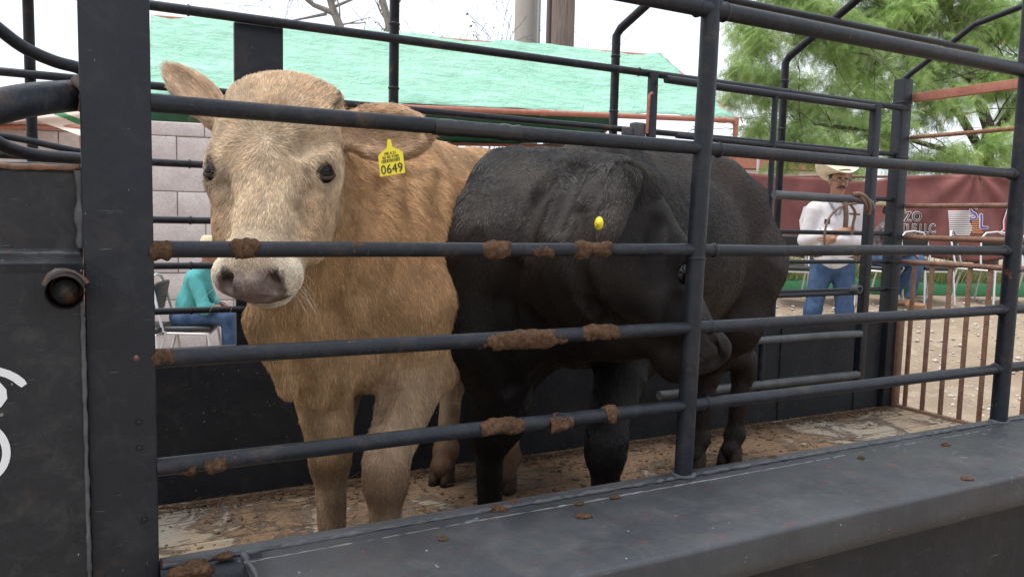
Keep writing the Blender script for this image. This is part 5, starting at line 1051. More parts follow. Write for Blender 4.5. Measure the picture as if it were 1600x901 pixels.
def on_banner(name, body, px_, py_, h_px, mat, off, sx=1.0, bold=0.0):
    me = text_mesh(body, 1.0, 0.0); V = np.array([v.co for v in me.vertices]); hpx = h_px/0.72; V = [bpt(px_+x*hpx*sx, py_-y*hpx, off) for x, y, z in V]; F = [list(p.vertices) for p in me.polygons]; bpy.data.meshes.remove(me)
    # outward offset makes the letters bolder
    return link_mesh(name, V, F, mat, bo, False)
def poly_banner(name, polys, mat, off):
    out = []
    for pl in polys:                       # long strips follow the folds in short pieces
        if len(pl) == 4 and abs(pl[1][0]-pl[0][0]) > 6:
            k_ = int(abs(pl[1][0]-pl[0][0])/3)+1; a_, b_, c_, d_ = [np.array(q, float) for q in pl]
            for i_ in range(k_): f0, f1 = i_/k_, (i_+1)/k_; out.append([a_+(b_-a_)*f0, a_+(b_-a_)*f1, d_+(c_-d_)*f1, d_+(c_-d_)*f0])
        else: out.append(pl)
    polys = out
    V = []; F = []
    for pl in polys: n0 = len(V); V += [bpt(a, b, off) for a, b in pl]; F.append(tuple(range(n0, len(V))))
    return link_mesh(name, V, F, mat, bo, False)
def band(pts, w_):
    out = []
    for (a, b), (c, d) in zip(pts[:-1], pts[1:]):
        L = math.hypot(c-a, d-b); nx, ny = -(d-b)/L*w_/2, (c-a)/L*w_/2; ex, ey = (c-a)/L*w_*0.3, (d-b)/L*w_*0.3; out.append([(a+nx-ex, b+ny-ey), (c+nx+ex, d+ny+ey), (c-nx+ex, d-ny+ey), (a-nx-ex, b-ny-ey)])
    return out
for dx, dy in ((-0.8, 0), (0.8, 0), (0, 0.8), (0, -0.8), (0.6, 0.6), (-0.6, -0.6)):
    on_banner('banner_lettering', 'IZO', 1421+dx, 339+dy, 15, BW, 0.008, 0.92); on_banner('banner_lettering', 'TLE LLC', 1433+dx, 358+dy, 15, BW, 0.008, 0.80)
on_banner('banner_lettering', 'IZO', 1421, 339, 15, BDK, 0.012, 0.92); on_banner('banner_lettering', 'TLE LLC', 1433, 358, 15, BDK, 0.012, 0.80)
poly_banner('banner_emblem', band([(1252, 366), (1250, 345), (1256, 325), (1275, 317), (1300, 317), (1325, 322), (1333, 345), (1320, 368)], 4.5), BW, 0.008)
poly_banner('banner_emblem', band([(1256, 363), (1255, 346), (1260, 330), (1276, 322), (1300, 322)], 1.2), BDK, 0.011)
poly_banner('banner_emblem', band([(1279, 327), (1272, 325), (1268, 331), (1273, 336), (1278, 341), (1274, 347), (1268, 346)], 2.6)+band([(1262, 347), (1276, 345)], 2.4)+band([(1284, 350), (1277, 350), (1274, 357), (1280, 364), (1287, 361)], 2.4)+band([(1290, 364), (1296, 346)], 2.2), BW, 0.009)
poly_banner('banner_emblem', [[(1243, 371), (1300, 371), (1300, 383), (1243, 383)]], BB_, 0.008); on_banner('banner_lettering', 'CREMERIA', 1274, 377, 8, BW, 0.012, 0.8)
for k in range(12):
    y_ = 329+k*3.3; poly_banner('banner_emblem', [[(1482, y_), (1518+3*math.sin(k), y_), (1518+3*math.sin(k), y_+1.9), (1482, y_+1.9)]], BW, 0.008)
    if 2 < k < 11: poly_banner('banner_emblem', [[(1518, y_), (1532+2*math.sin(k*2), y_), (1532, y_+1.6), (1518, y_+1.6)]], BOR, 0.009)
for dx, dy in ((-1, 0), (1, 0), (0, 1), (0, -1)): on_banner('banner_lettering', 'S', 1520+dx, 334+dy, 22, BW, 0.012, 0.9); on_banner('banner_lettering', 'L', 1533+dx, 347+dy, 24, BW, 0.012, 0.8)
on_banner('banner_lettering', 'S', 1520, 334, 22, BPU, 0.016, 0.9); on_banner('banner_lettering', 'L', 1533, 347, 24, BPU, 0.016, 0.8)
poly_banner('banner_emblem', [[(1570, 327), (1600, 325), (1612, 345), (1606, 366), (1585, 372), (1560, 364), (1567, 358), (1566, 345)]], BR_, 0.008)
poly_banner('banner_emblem', band([(1570, 327), (1566, 345), (1567, 358), (1560, 364), (1585, 372)], 2.0), BW, 0.010); on_banner('banner_lettering', 'CI', 1577, 333, 6, BW, 0.012)

# green turf edging and weeds
TURF = M('green_turf', (0.02, 0.20, 0.05), 0.8); t = NT(TURF); n_ = t.noise(t.coord(), 40, 5, 0.7); t.color(t.mix(n_, (0.008, 0.07, 0.025), (0.035, 0.17, 0.06)))
V = []; F = []; nb2 = 90
for i in range(nb2+1):
    b = 3.2+(9.0-3.2)*i/nb2; g = float(gz(*(yard(10.2, b)[:2]))); h_ = 0.17+0.02*math.sin(b*3)
    for a, z_ in ((10.12, g), (10.15, g+h_*0.8), (10.22, g+h_), (10.5, g+h_*1.02), (10.75, g+h_)): q = yard(a+0.02*math.sin(b*7), b, z_); V.append(q)
for i in range(nb2):
    for j in range(4): F.append((i*5+j, (i+1)*5+j, (i+1)*5+j+1, i*5+j+1))
tag(link_mesh('turf_edging', V, F, TURF), 'strip of bright green artificial turf draped along the foot of the banner', 'edging')
rs = np.random.RandomState(31); V = []; Cw = []
for k in range(9000):
    b = rs.uniform(3.0, 9.2); a = rs.uniform(10.2, 10.85); g = float(gz(*(yard(a, b)[:2])))+0.16; p = yard(a, b, g); L = rs.uniform(0.06, 0.26)*(0.6+0.6*(vnoise(p[None]*np.array([1, 1, 0]), 1.5, 3)[0]+0.6)); d = nrm([rs.normal(0, 0.35), rs.normal(0, 0.35), 1]); s2 = nrm(np.cross(d, rs.normal(0, 1, 3)))*0.006
    V.append([p-s2, p+s2, p+d*L+s2*0.3, p+d*L-s2*0.3]); dry = rs.rand(); Cw.append(np.repeat([np.array([0.10, 0.20, 0.04])*(1-dry)+np.array([0.40, 0.38, 0.18])*dry], 4, 0))
V = np.array(V).reshape(-1, 3); Cw = np.array(Cw).reshape(-1, 3)
tag(fast_mesh('weeds', V, np.arange(len(V)).reshape(-1, 4), LEAF, None, False, Cw), 'dry green weeds growing between the turf strip and the banner', 'weeds', kind='stuff')

# ================================================================ CHAIRS
CHROME = M('white_tube', (0.62, 0.62, 0.62), 0.3, 0.3); PADB = M('black_vinyl', (0.018, 0.018, 0.02), 0.45)
def padmesh(m, c, sx, sy, sz, R, bulge=0.4): m.box(c, (sx, sy, sz), R, bev=min(sx, sy, sz)*0.42)
def make_chair():
    root = empty('stacking_chair')
    m = MB(); m.box((0, 0, 0.445), (0.42, 0.42, 0.05), bev=0.02); m.build('seat', PADB, root)
    a = 0.22; Rb = np.array([[math.cos(a), 0, math.sin(a)], [0, 1, 0], [-math.sin(a), 0, math.cos(a)]]).T
    m = MB(); m.box((-0.235, 0, 0.705), (0.035, 0.37, 0.25), np.array([[math.cos(.2), 0, math.sin(.2)], [0, 1, 0], [-math.sin(.2), 0, math.cos(.2)]]), bev=0.014); m.build('backrest', PADB, root)
    m = MB(); P = [(-0.16, -0.21, 0.42), (-0.20, -0.205, 0.60), (-0.245, -0.19, 0.80), (-0.258, -0.13, 0.868), (-0.262, 0, 0.885), (-0.258, 0.13, 0.868), (-0.245, 0.19, 0.80), (-0.20, 0.205, 0.60), (-0.16, 0.21, 0.42)]; m.tube(P, 0.0125, 8); m.build('back_frame', CHROME, root)
    for sy in (-1, 1):
        m = MB(); m.tube([(0.19, 0.205*sy, 0.41), (0.215, 0.215*sy, 0.2), (0.235, 0.222*sy, 0.0)], 0.0125, 8); m.build('leg', CHROME, root)
        m = MB(); m.tube([(-0.14, 0.205*sy, 0.43), (-0.2, 0.215*sy, 0.2), (-0.245, 0.222*sy, 0.0)], 0.0125, 8); m.build('leg', CHROME, root)
    m = MB(); m.tube([(0.195, -0.205, 0.405), (-0.14, -0.205, 0.415)], 0.011, 8); m.tube([(0.195, 0.205, 0.405), (-0.14, 0.205, 0.415)], 0.011, 8); m.tube([(0.19, -0.2, 0.403), (0.19, 0.2, 0.403)], 0.011, 8); m.build('seat_frame', CHROME, root)
    return root
ch0 = make_chair(); face = math.atan2(-FV[1], -FV[0])
spots = [(1450, 9.5, 0.25, 'empty chair with white tube frame and black back under the LLC lettering'), (1522, 9.7, 0.9, 'empty white-framed chair seen edge-on below the striped emblem'), (1572, 9.6, -0.1, 'empty white-framed chair below the red emblem at the banner end'),
         (1237, 9.3, -0.3, 'white-framed chair left of the standing man, behind the black cow rump'), (1296, 9.4, 0.1, 'black chair directly behind the standing man legs'), (1378, 9.40, 0.95, 'chair carrying the seated child in the straw hat'),
         (1640, 9.6, 0.1, 'white-framed chair just past the thick rear post'), (1500-92, 10.0, 0.3, 'chair half hidden between the seated child and the empty chairs')]
used = False
for px_, D_, rot, lab in spots:
    o = ch0 if not used else copy_tree(ch0); used = True; p = on_ground(px_, D_); o.location = p; o.rotation_euler = (0, 0, face+rot); tag(o, lab, 'chair', 'chairs in a row before the maroon banner')
for px_, D_, rot, lab in [(295, 6.52, 1.75, 'chair under the seated man in teal by the block wall'), (222, 6.4, 1.6, 'empty black chair beside the wide post, left of the man in teal')]:
    o = copy_tree(ch0); p = on_ground(px_, D_); o.location = p; o.rotation_euler = (0, 0, face+rot); tag(o, lab, 'chair', 'chairs by the block wall')

# ================================================================ PEOPLE
SKIN = coat_material('skin', 0.55, 0.3, bump=False)
def cloth_mat(name, c, c2=None, scale=9):
    m = M(name, c, 0.85, 0, 0.2); t = NT(m); n_ = t.noise(t.coord((1, 1, 0.6)), scale, 5, 0.6, 0.8); t.color(t.mix(t.ramp(n_, [(0.35, 0), (0.7, 1)]), c, c2 or tuple(x*0.6 for x in c))); t.bump(n_, 0.8, 0.02); return m
JEANS = cloth_mat('blue_denim', (0.03, 0.06, 0.125), (0.075, 0.12, 0.21)); SHIRT_W = cloth_mat('white_shirt_cloth', (0.66, 0.63, 0.64), (0.52, 0.49, 0.51), 6); SHIRT_T = cloth_mat('teal_cloth', (0.10, 0.38, 0.37), (0.07, 0.28, 0.29)); SHIRT_P = cloth_mat('dark_plaid', (0.05, 0.035, 0.04), (0.22, 0.18, 0.18), 26)
STRAW = M('cream_straw', (0.72, 0.66, 0.50), 0.8); STRAW_T = M('tan_straw', (0.55, 0.45, 0.30), 0.8); LEATHER = M('brown_leather', (0.16, 0.08, 0.04), 0.5); BOOT = M('tan_boot', (0.36, 0.20, 0.10), 0.6); HAIRM = M('grey_black_hair', (0.03, 0.027, 0.025), 0.7); BROWN = M('dark_brown_belt', (0.06, 0.03, 0.02), 0.5)
def hat(parent, c, fwd_, up_, s, mat, curl=0.05, crown_h=0.115):
    up_ = nrm(up_); f_ = nrm(np.array(fwd_)-up_*(np.array(fwd_) @ up_)); l_ = np.cross(up_, f_); V = []; F = []; seg = 40
    rings = []
    for k in range(seg):
        a = 2*math.pi*k/seg; ca, sa = math.cos(a), math.sin(a); col_ = []
        for (rx, ry, z_) in ((0.205, 0.165, 0.0), (0.20, 0.16, -0.004), (0.15, 0.128, -0.002), (0.105, 0.088, 0.0), (0.098, 0.082, 0.012), (0.096, 0.078, 0.06), (0.088, 0.066, crown_h-0.01), (0.072, 0.05, crown_h+0.004), (0.045, 0.02, crown_h-0.020), (0.0, 0.0, crown_h-0.026)):
            zz = z_
            if rx > 0.12: zz += curl*(abs(sa)**2)*((rx-0.10)/0.10)**1.5*1.3-0.02*(abs(ca)**2)*((rx-0.1)/0.1)
            if 0.05 < rx < 0.1 and z_ > 0.08: zz += 0.012*ca
            col_.append(np.array(c)+s*(f_*rx*ca+l_*ry*sa+up_*zz))
        rings.append(col_)
    n_ = len(rings[0]); V = [p for r_ in rings for p in r_]
    for k in range(seg):
        k2 = (k+1) % seg
        for j in range(n_-1): F.append((k*n_+j, k2*n_+j, k2*n_+j+1, k*n_+j+1))
    h_ = link_mesh('hat', V, F, mat, parent); md = h_.modifiers.new('t', 'SOLIDIFY'); md.thickness = 0.004
    m = MB(); P = [np.array(c)+s*(f_*0.100*math.cos(a)+l_*0.084*math.sin(a)+up_*0.016) for a in np.linspace(0, 2*math.pi, 30)]; m.tube(P, 0.006, 6); m.build('hat_band', BROWN, h_)
    return h_
def fig(lo, hi, h): return Field(lo, hi, h)
SK = (0.34, 0.18, 0.115)
def build_head(f, c, fd, up_, s=1.0, skin=SK):
    fd = nrm(fd); up_ = nrm(up_-fd*(up_ @ fd)); ld = np.cross(up_, fd); R_ = np.array([fd, ld, up_]); H = lambda a, b, z: c+s*(a*fd+b*ld+z*up_); I = dict(col=skin)
    f.ell(H(-0.005, 0, 0.03), s*np.array([0.095, 0.076, 0.098]), R_, 0.02, I); f.ell(H(0.02, 0, -0.045), s*np.array([0.068, 0.060, 0.075]), R_, 0.03, I); f.cone(H(0.055, 0, -0.095), H(0.05, 0, -0.088), 0.026*s, 0.024*s, 0.02, None, I)
    f.cone(H(0.088, 0, 0.015), H(0.108, 0, -0.022), 0.009*s, 0.014*s, 0.010, None, I)
    for q in (1, -1):
        f.ell(H(0.0, 0.078*q, -0.005), s*np.array([0.022, 0.009, 0.032]), R_, 0.006, I); f.cone(H(0.084, 0.014*q, 0.028), H(0.072, 0.045*q, 0.026), 0.009*s, 0.008*s, 0.01, None, I)
        f.ell(H(0.066, 0.035*q, -0.02), s*np.array([0.022, 0.02, 0.02]), R_, 0.02, I); f.ell(H(0.092, 0.032*q, 0.008), s*np.array([0.012, 0.014, 0.010]), R_, 0.008, None, 'sub')
    f.ell(H(0.088, 0, -0.060), s*np.array([0.012, 0.024, 0.011]), R_, 0.008, I)
    return H, R_
def face_bits(parent, H, R_, s=1.0, tache=True, glasses=False, hair=True):
    fd, ld, up_ = R_
    for q in (1, -1):
        m = MB(); m.lathe([(0.0001, 0.010), (0.007, 0.0075), (0.0102, 0.0), (0.007, -0.0075), (0.0001, -0.010)], H(0.079, 0.032*q, 0.009), R_.T, 14); m.build('eye', M('eye_white', (0.5, 0.46, 0.42), 0.2), parent)
        m = MB(); m.lathe([(0.0001, 0.005), (0.0045, 0.002), (0.005, -0.002), (0.0001, -0.005)], H(0.0875, 0.032*q, 0.008), R_.T, 10); m.build('iris', EYE, parent)
        m = MB(); m.tube([H(0.097, 0.015*q, 0.030), H(0.094, 0.034*q, 0.036), H(0.080, 0.054*q, 0.028)], [0.004, 0.005, 0.003], 6); m.build('eyebrow', HAIRM, parent)
    if tache: m = MB(); m.tube([H(0.075, 0.040, -0.058), H(0.098, 0.02, -0.045), H(0.106, 0, -0.040), H(0.098, -0.02, -0.045), H(0.075, -0.040, -0.058)], [0.004, 0.009, 0.010, 0.009, 0.004], 8); m.build('moustache', HAIRM, parent)
    m = MB(); m.tube([H(0.094, 0.022, -0.066), H(0.101, 0, -0.064), H(0.094, -0.022, -0.066)], [0.003, 0.005, 0.003], 6); m.build('lips', M('lips', (0.22, 0.09, 0.07), 0.5), parent)
    if glasses:
        m = MB()
        for q in (1, -1):
            P = [H(0.112, (0.033+0.024*math.cos(a))*q, 0.006+0.018*math.sin(a)) for a in np.linspace(0, 2*math.pi, 18)]; m.tube(P, 0.0018, 5); m.tube([H(0.108, 0.057*q, 0.010), H(0.0, 0.082*q, 0.012)], 0.0018, 5)
        m.tube([H(0.113, 0.009, 0.01), H(0.113, -0.009, 0.01)], 0.0018, 5); m.build('glasses', M('dark_wire', (0.04, 0.04, 0.04), 0.3, 0.6), parent)
    if hair:
        g = fig(H(0, 0, 0)-0.16, H(0, 0, 0)+0.16, 0.006); g.ell(H(-0.014, 0, 0.026), s*np.array([0.094, 0.081, 0.098]), R_, 0.01, {}); g.ell(H(0.07, 0, 0.0), s*np.array([0.075, 0.10, 0.085]), R_, 0.008, None, 'sub'); g.ell(H(0.0, 0, -0.10), s*np.array([0.2, 0.2, 0.065]), R_, 0.008, None, 'sub')
        V, F = g.mesh(); fast_mesh('hair', V, F, HAIRM, parent)
def hand_prims(f, wr, d, palm_n, s=1.0, curl=0.5, thumb=1, skin=SK):
    d = nrm(d); pn = nrm(np.array(palm_n)-d*(np.array(palm_n) @ d)); sd = np.cross(d, pn)*thumb; I = dict(col=skin); pc = wr+d*0.05*s
    f.ell(pc, s*np.array([0.052, 0.040, 0.017]), np.array([d, sd, pn]), 0.012, I)
    for k, (o_, L) in enumerate(((0.029, 0.072), (0.010, 0.080), (-0.010, 0.074), (-0.028, 0.058))):
        p = wr+s*(d*0.088+sd*o_); dd = d.copy(); 
        for j in range(3):
            dd = nrm(dd+pn*curl*(0.5+0.3*j)); q = p+dd*L*s*(0.42, 0.32, 0.26)[j]; f.cone(p, q, (0.0095-0.0008*j)*s, (0.0088-0.0009*j)*s, 0.003, None, I); p = q
    p = wr+s*(d*0.03+sd*0.034); q = p+s*(nrm(d+sd*0.9+pn*0.3)*0.038); r_ = q+s*(nrm(d+sd*0.2+pn*0.5)*0.030); f.cone(p, q, 0.013*s, 0.0105*s, 0.01, None, I); f.cone(q, r_, 0.0105*s, 0.009*s, 0.003, None, I)
def person_root(p, label): return tag(empty('person', tuple(p)), label, 'person')
def tubes(f, chain, k=0.03, info=None, sq=None):
    for (a, ra), (b, rb) in zip(chain[:-1], chain[1:]): f.cone(a, b, ra, rb, k, sq, info or {})
# --- standing man
DM = 7.1; g0 = on_ground(1302, DM); gm = float(g0[2]); base_m = W(1302, 400, D=DM); base_m[2] = gm; fm_ = nrm(-FV*0.96-FR*0.28); lm = np.array([-fm_[1], fm_[0], 0]); UP = np.array([0, 0, 1.0])
PM = lambda x, y, z: base_m+x*fm_+y*lm+UP*z
man = person_root(base_m, 'standing man in white cowboy hat, glasses and white shirt with arms crossed behind the trailer')
hc = PM(0.06, 0.0, 1.675); hfd = nrm(-FV*0.98-FR*0.02+UP*-0.05)
f = fig(PM(0, 0, 0)-np.array([0.5, 0.5, 0]), PM(0, 0, 1.95)+np.array([0.5, 0.5, 0]), 0.0075); Hh, Rh = build_head(f, hc, hfd, UP+lm*0.04)
f.cone(PM(0.0, 0, 1.46), hc+UP*-0.06-hfd*0.02, 0.062, 0.056, 0.02, None, dict(col=SK)); f.ell(PM(0, 0, 1.25), (0.09, 0.14, 0.2), np.array([fm_, lm, UP]), 0.03, dict(col=SK)); f.cone(PM(0, 0, 1.2), PM(0, 0, 0.95), 0.1, 0.1, 0.03, None, dict(col=SK))
for q in (1, -1): tubes(f, [(PM(0, 0.1*q, 0.95), 0.07), (PM(0.02, 0.12*q, 0.5), 0.05), (PM(0, 0.16*q, 0.1), 0.04)], 0.03, dict(col=SK)); tubes(f, [(PM(0, 0.17*q, 1.42), 0.04), (PM(0.0, 0.235*q, 1.14), 0.036)], 0.03, dict(col=SK))
handR_w = PM(0.20, 0.06, 1.225); handL_w = PM(0.215, -0.03, 1.165)
tubes(f, [(PM(0.0, -0.235, 1.14), 0.036), (PM(0.20, -0.02, 1.215), 0.030), (handR_w, 0.026)], 0.02, dict(col=SK)); tubes(f, [(PM(0.0, 0.235, 1.14), 0.036), (handL_w, 0.026)], 0.02, dict(col=SK))
hand_prims(f, PM(0.205, -0.005, 1.215), lm*1.0+UP*0.25-fm_*0.1, -fm_, 1.05, 0.35, -1); hand_prims(f, handL_w, -lm+UP*0.1-fm_*0.5, -fm_, 1.0, 0.3, 1)
V, F = f.mesh(); fast_mesh('body', V, F, SKIN, man, True, f.blend(V, 'col', SK)); face_bits(man, Hh, Rh, 1.0, True, True)
f = fig(PM(0, 0, 0)-np.array([0.55, 0.55, 0]), PM(0, 0, 1.7)+np.array([0.55, 0.55, 0]), 0.0085); Rm = np.array([fm_, lm, UP])
f.ell(PM(-0.01, 0, 1.28), (0.135, 0.19, 0.20), Rm, 0.05); f.ell(PM(0.02, 0, 1.10), (0.145, 0.17, 0.16), Rm, 0.05); f.cone(PM(0, -0.15, 1.415), PM(0, 0.15, 1.415), 0.075, 0.075, 0.05); f.cone(PM(0.01, 0, 1.08), PM(0.01, 0, 0.99), 0.145, 0.15, 0.04, (lm, 1.15)); f.cone(PM(0, 0, 1.42), PM(0.005, 0, 1.485), 0.085, 0.068, 0.03)
tubes(f, [(PM(0, -0.18, 1.42), 0.082), (PM(-0.01, -0.25, 1.14), 0.062), (PM(0.16, -0.07, 1.205), 0.050)], 0.03); tubes(f, [(PM(0, 0.18, 1.42), 0.082), (PM(-0.01, 0.25, 1.14), 0.064), (PM(0.17, 0.06, 1.155), 0.050), (PM(0.20, 0.02, 1.16), 0.042)], 0.03)
for k in range(9): a = np.array([math.sin(k*2.1)*0.12, 0]); f.cone(PM(0.135, math.sin(k*2.1)*0.15, 1.05+k*0.025), PM(0.14, math.sin(k*2.1+0.7)*0.15, 1.03+k*0.03), 0.012, 0.008, 0.02)
f.ell(hc+UP*-0.05, (0.085, 0.085, 0.11), None, 0.01, None, 'sub')
V, F = f.mesh(); fast_mesh('shirt', V, F, SHIRT_W, man)
m = MB(); m.tube([PM(0.085, 0.055, 1.47), PM(0.115, 0.03, 1.43), PM(0.135, 0.012, 1.38)], 0.010, 8); m.tube([PM(0.085, -0.055, 1.47), PM(0.115, -0.03, 1.43), PM(0.135, -0.012, 1.38)], 0.010, 8); m.tube([PM(-0.075, -0.03, 1.49), PM(0.0, -0.078, 1.495), PM(0.085, -0.05, 1.47)], 0.011, 8); m.tube([PM(-0.075, 0.03, 1.49), PM(0.0, 0.078, 1.495), PM(0.085, 0.05, 1.47)], 0.011, 8); m.build('collar', cloth_mat('dark_trim', (0.25, 0.24, 0.26)), man)
m = MB(); m.box(PM(0.15, -0.085, 1.315), (0.01, 0.05, 0.045), Rm.T, bev=0.003); m.build('shirt_patch', M('black_patch', (0.02, 0.02, 0.022), 0.6), man)
f = fig(PM(0, 0, 0)-np.array([0.5, 0.5, 0]), PM(0, 0, 1.05)+np.array([0.5, 0.5, 0]), 0.0085); f.ell(PM(0, 0, 0.93), (0.13, 0.172, 0.12), Rm, 0.04)
for q, fx, fy in ((1, 0.0, 0.15), (-1, 0.03, -0.20)): tubes(f, [(PM(0.0, 0.09*q, 0.90), 0.105), (PM(0.02, 0.55*fy+0.04*q, 0.50), 0.076), (PM(fx-0.01, fy, 0.12), 0.066), (PM(fx, fy, 0.03), 0.070)], 0.04)
V, F = f.mesh(); fast_mesh('jeans', V, F, JEANS, man); m = MB(); P = [PM(0.143*math.cos(a), 0.172*math.sin(a), 1.0) for a in np.linspace(0, 2*math.pi, 30)]; m.tube(P, 0.016, 6); m.build('belt', BROWN, man)
m = MB(); m.box(PM(0.155, 0, 1.0), (0.012, 0.06, 0.045), Rm.T, bev=0.004); m.build('belt_buckle', CHROME, man)
for q, fx, fy in ((1, 0.0, 0.15), (-1, 0.03, -0.20)):
    f = fig(PM(fx, fy, 0)-np.array([0.25, 0.25, 0.02]), PM(fx, fy, 0.3)+np.array([0.25, 0.25, 0]), 0.007); tubes(f, [(PM(fx-0.01, fy, 0.14), 0.048), (PM(fx-0.02, fy, 0.05), 0.045)], 0.02); f.cone(PM(fx-0.03, fy, 0.045), PM(fx+0.16, fy, 0.035), 0.044, 0.030, 0.02); V, F = f.mesh(); fast_mesh('boot', V, F, LEATHER, man)
hat(man, hc+UP*0.072-hfd*0.005, hfd+lm*0.0, UP+lm*-0.10-hfd*0.08, 1.12, STRAW, 0.075, 0.125)
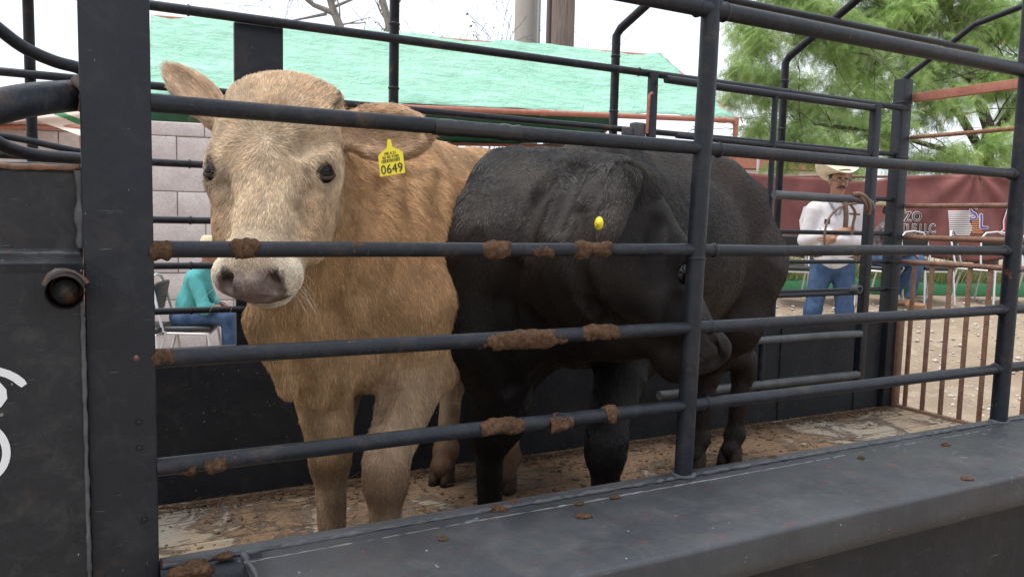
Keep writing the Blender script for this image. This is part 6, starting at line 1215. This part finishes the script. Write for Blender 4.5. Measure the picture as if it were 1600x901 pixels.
# --- seated figures
def seated(px_, D_, face_dir, seat_z, label, shirt, lean, s, hatm, boots, head_down, kneew, hatcurl, feet_back=0.0, armdrop=0.0):
    g = on_ground(px_, D_); gzv = float(g[2]); fd = nrm(face_dir); ld = np.array([-fd[1], fd[0], 0]); Pp = lambda x, y, z: g+s*(x*fd+y*ld)+UP*(z*s); root = person_root(g, label); sz = seat_z/s
    hip = (0, 0, sz+0.09); ch = (lean*0.42, 0, sz+0.42); nk = (lean*0.58, 0, sz+0.56); hd = Pp(lean*0.66+0.05, 0, sz+0.70); hfd = nrm(fd-UP*head_down); lo = np.minimum.reduce([Pp(-0.4, -0.45, 0), Pp(0.9, 0.45, 1.5), Pp(-0.4, 0.45, 0), Pp(0.9, -0.45, 0)])-0.05; hi = np.maximum.reduce([Pp(-0.4, -0.45, 0), Pp(0.9, 0.45, 1.5), Pp(-0.4, 0.45, 0), Pp(0.9, -0.45, 0)])+0.05; hi[2] = gzv+1.5; lo[2] = gzv-0.03
    Ra = np.array([fd, ld, UP]); f = fig(lo, hi, 0.0095); Hh, Rh = build_head(f, hd, hfd, UP, s); f.cone(Pp(*nk), hd-UP*0.05*s, 0.055*s, 0.052*s, 0.02, None, dict(col=SK)); tubes(f, [(Pp(*hip), 0.09*s), (Pp(*ch), 0.1*s), (Pp(*nk), 0.05*s)], 0.03, dict(col=SK))
    kn = [Pp(0.43, kneew*q, sz+0.10) for q in (1, -1)]; an = [Pp(0.43-feet_back*(1 if q > 0 else 0.3), kneew*q, 0.09) for q in (1, -1)]
    for i, q in enumerate((1, -1)):
        tubes(f, [(Pp(0, 0.09*q, sz+0.08), 0.06*s), (kn[i], 0.045*s), (an[i], 0.035*s)], 0.02, dict(col=SK)); el = Pp(lean*0.3+0.14, 0.25*q, sz+0.20-armdrop); wr = Pp(0.34, 0.13*q, sz+0.20); tubes(f, [(Pp(ch[0], 0.17*q, ch[2]+0.06), 0.04*s), (el, 0.035*s), (wr, 0.027*s)], 0.02, dict(col=SK)); hand_prims(f, wr, fd-UP*0.5, -UP, s, 0.3, q)
    V, F = f.mesh(); fast_mesh('body', V, F, SKIN, root, True, f.blend(V, 'col', SK)); face_bits(root, Hh, Rh, s, False, False)
    f = fig(lo, hi, 0.0095); f.ell(Pp(hip[0]*0.6+ch[0]*0.4, 0, sz+0.2), s*np.array([0.13, 0.165, 0.2]), Ra, 0.04); f.ell(Pp(*ch), s*np.array([0.13, 0.185, 0.17]), Ra, 0.05); f.cone(Pp(ch[0]+0.03, -0.14, ch[2]+0.10), Pp(ch[0]+0.03, 0.14, ch[2]+0.10), 0.07*s, 0.07*s, 0.04); f.cone(Pp(*nk), Pp(nk[0]+0.01, 0, nk[2]+0.02), 0.066*s, 0.064*s, 0.03)
    for q in (1, -1): el = Pp(lean*0.3+0.14, 0.25*q, sz+0.20-armdrop); tubes(f, [(Pp(ch[0], 0.17*q, ch[2]+0.06), 0.072*s), (el, 0.058*s), (Pp(0.28, 0.16*q, sz+0.20), 0.045*s)], 0.03)
    f.ell(hd, s*np.array([0.1, 0.1, 0.115]), None, 0.01, None, 'sub'); V, F = f.mesh(); fast_mesh('shirt', V, F, shirt, root)
    f = fig(lo, hi, 0.0095); f.ell(Pp(0, 0, sz+0.09), s*np.array([0.14, 0.17, 0.11]), Ra, 0.04)
    for i, q in enumerate((1, -1)): tubes(f, [(Pp(0.02, 0.09*q, sz+0.085), 0.093*s), (kn[i], 0.070*s), (an[i]+UP*0.06, 0.060*s)], 0.03)
    V, F = f.mesh(); fast_mesh('jeans', V, F, JEANS, root)
    for i in range(2):
        f = fig(an[i]-np.array([0.3, 0.3, 0.1]), an[i]+np.array([0.3, 0.3, 0.2]), 0.008); f.cone(an[i]+UP*0.03, an[i]-UP*0.04*s, 0.045*s, 0.042*s, 0.02); f.cone(an[i]-UP*0.045*s-fd*0.02, an[i]-UP*0.055*s+fd*0.15*s, 0.04*s, 0.03*s, 0.02); V, F = f.mesh(); fast_mesh('boot', V, F, boots, root)
    hat(root, hd+UP*0.078*s-hfd*0.005, hfd, UP-hfd*0.1+fd*head_down*0.6, s*1.02, hatm, hatcurl, 0.11); return root
seated(1378, 9.35, nrm(FR*0.93-FV*0.38), 0.47, 'child in straw hat and dark plaid shirt seated beside the standing man', SHIRT_P, 0.02, 0.92, STRAW, BOOT, 0.55, 0.12, 0.06, 0.25)
seated(287, 6.5, nrm(FR*0.93+FV*0.20), 0.45, 'seated man in teal shirt, jeans and straw hat by the block wall', SHIRT_T, 0.30, 0.86, STRAW_T, LEATHER, 0.5, 0.14, 0.03)

# halter hanging on the divider gate
def hang(pts, r_, m): 
    Q = [W(a_, b_, Y=YG-0.07-c_) for a_, b_, c_ in pts]; s_ = np.linspace(0, len(Q)-1, 6*len(Q)); out = []
    for q in s_:
        i = min(int(q), len(Q)-2); fr_ = q-i; p0, p1, p2, p3 = Q[max(i-1, 0)], Q[i], Q[i+1], Q[min(i+2, len(Q)-1)]; out.append(0.5*((2*p1)+(-p0+p2)*fr_+(2*p0-5*p1+4*p2-p3)*fr_**2+(-p0+3*p1-3*p2+p3)*fr_**3))
    m.tube(out, r_, 8)
m = MB(); hang([(1332, 304, 0.03), (1342, 303, 0.045), (1352, 308, 0.05), (1358, 320, 0.05), (1357, 334, 0.03)], 0.013, m); hang([(1336, 305, 0.02), (1348, 311, 0.05), (1353, 322, 0.05), (1352, 332, 0.02)], 0.010, m)
hang([(1338, 318, 0.01), (1316, 322, 0.02), (1299, 336, 0.02), (1290, 356, 0.02), (1289, 384, 0.02), (1300, 398, 0.02)], 0.0065, m); hang([(1320, 316, 0.02), (1322, 335, 0.025), (1321, 355, 0.02)], 0.014, m); hang([(1328, 318, 0.02), (1336, 332, 0.02), (1333, 350, 0.02), (1331, 366, 0.02)], 0.008, m); hang([(1328, 334, 0.02), (1343, 335, 0.0)], 0.006, m)
tag(m.build('rope_halter', rust_mat('old_leather', (0.17, 0.09, 0.06), (0.25, 0.17, 0.12))), 'worn brown leather halter looped over the end of the folded divider gate', 'halter')
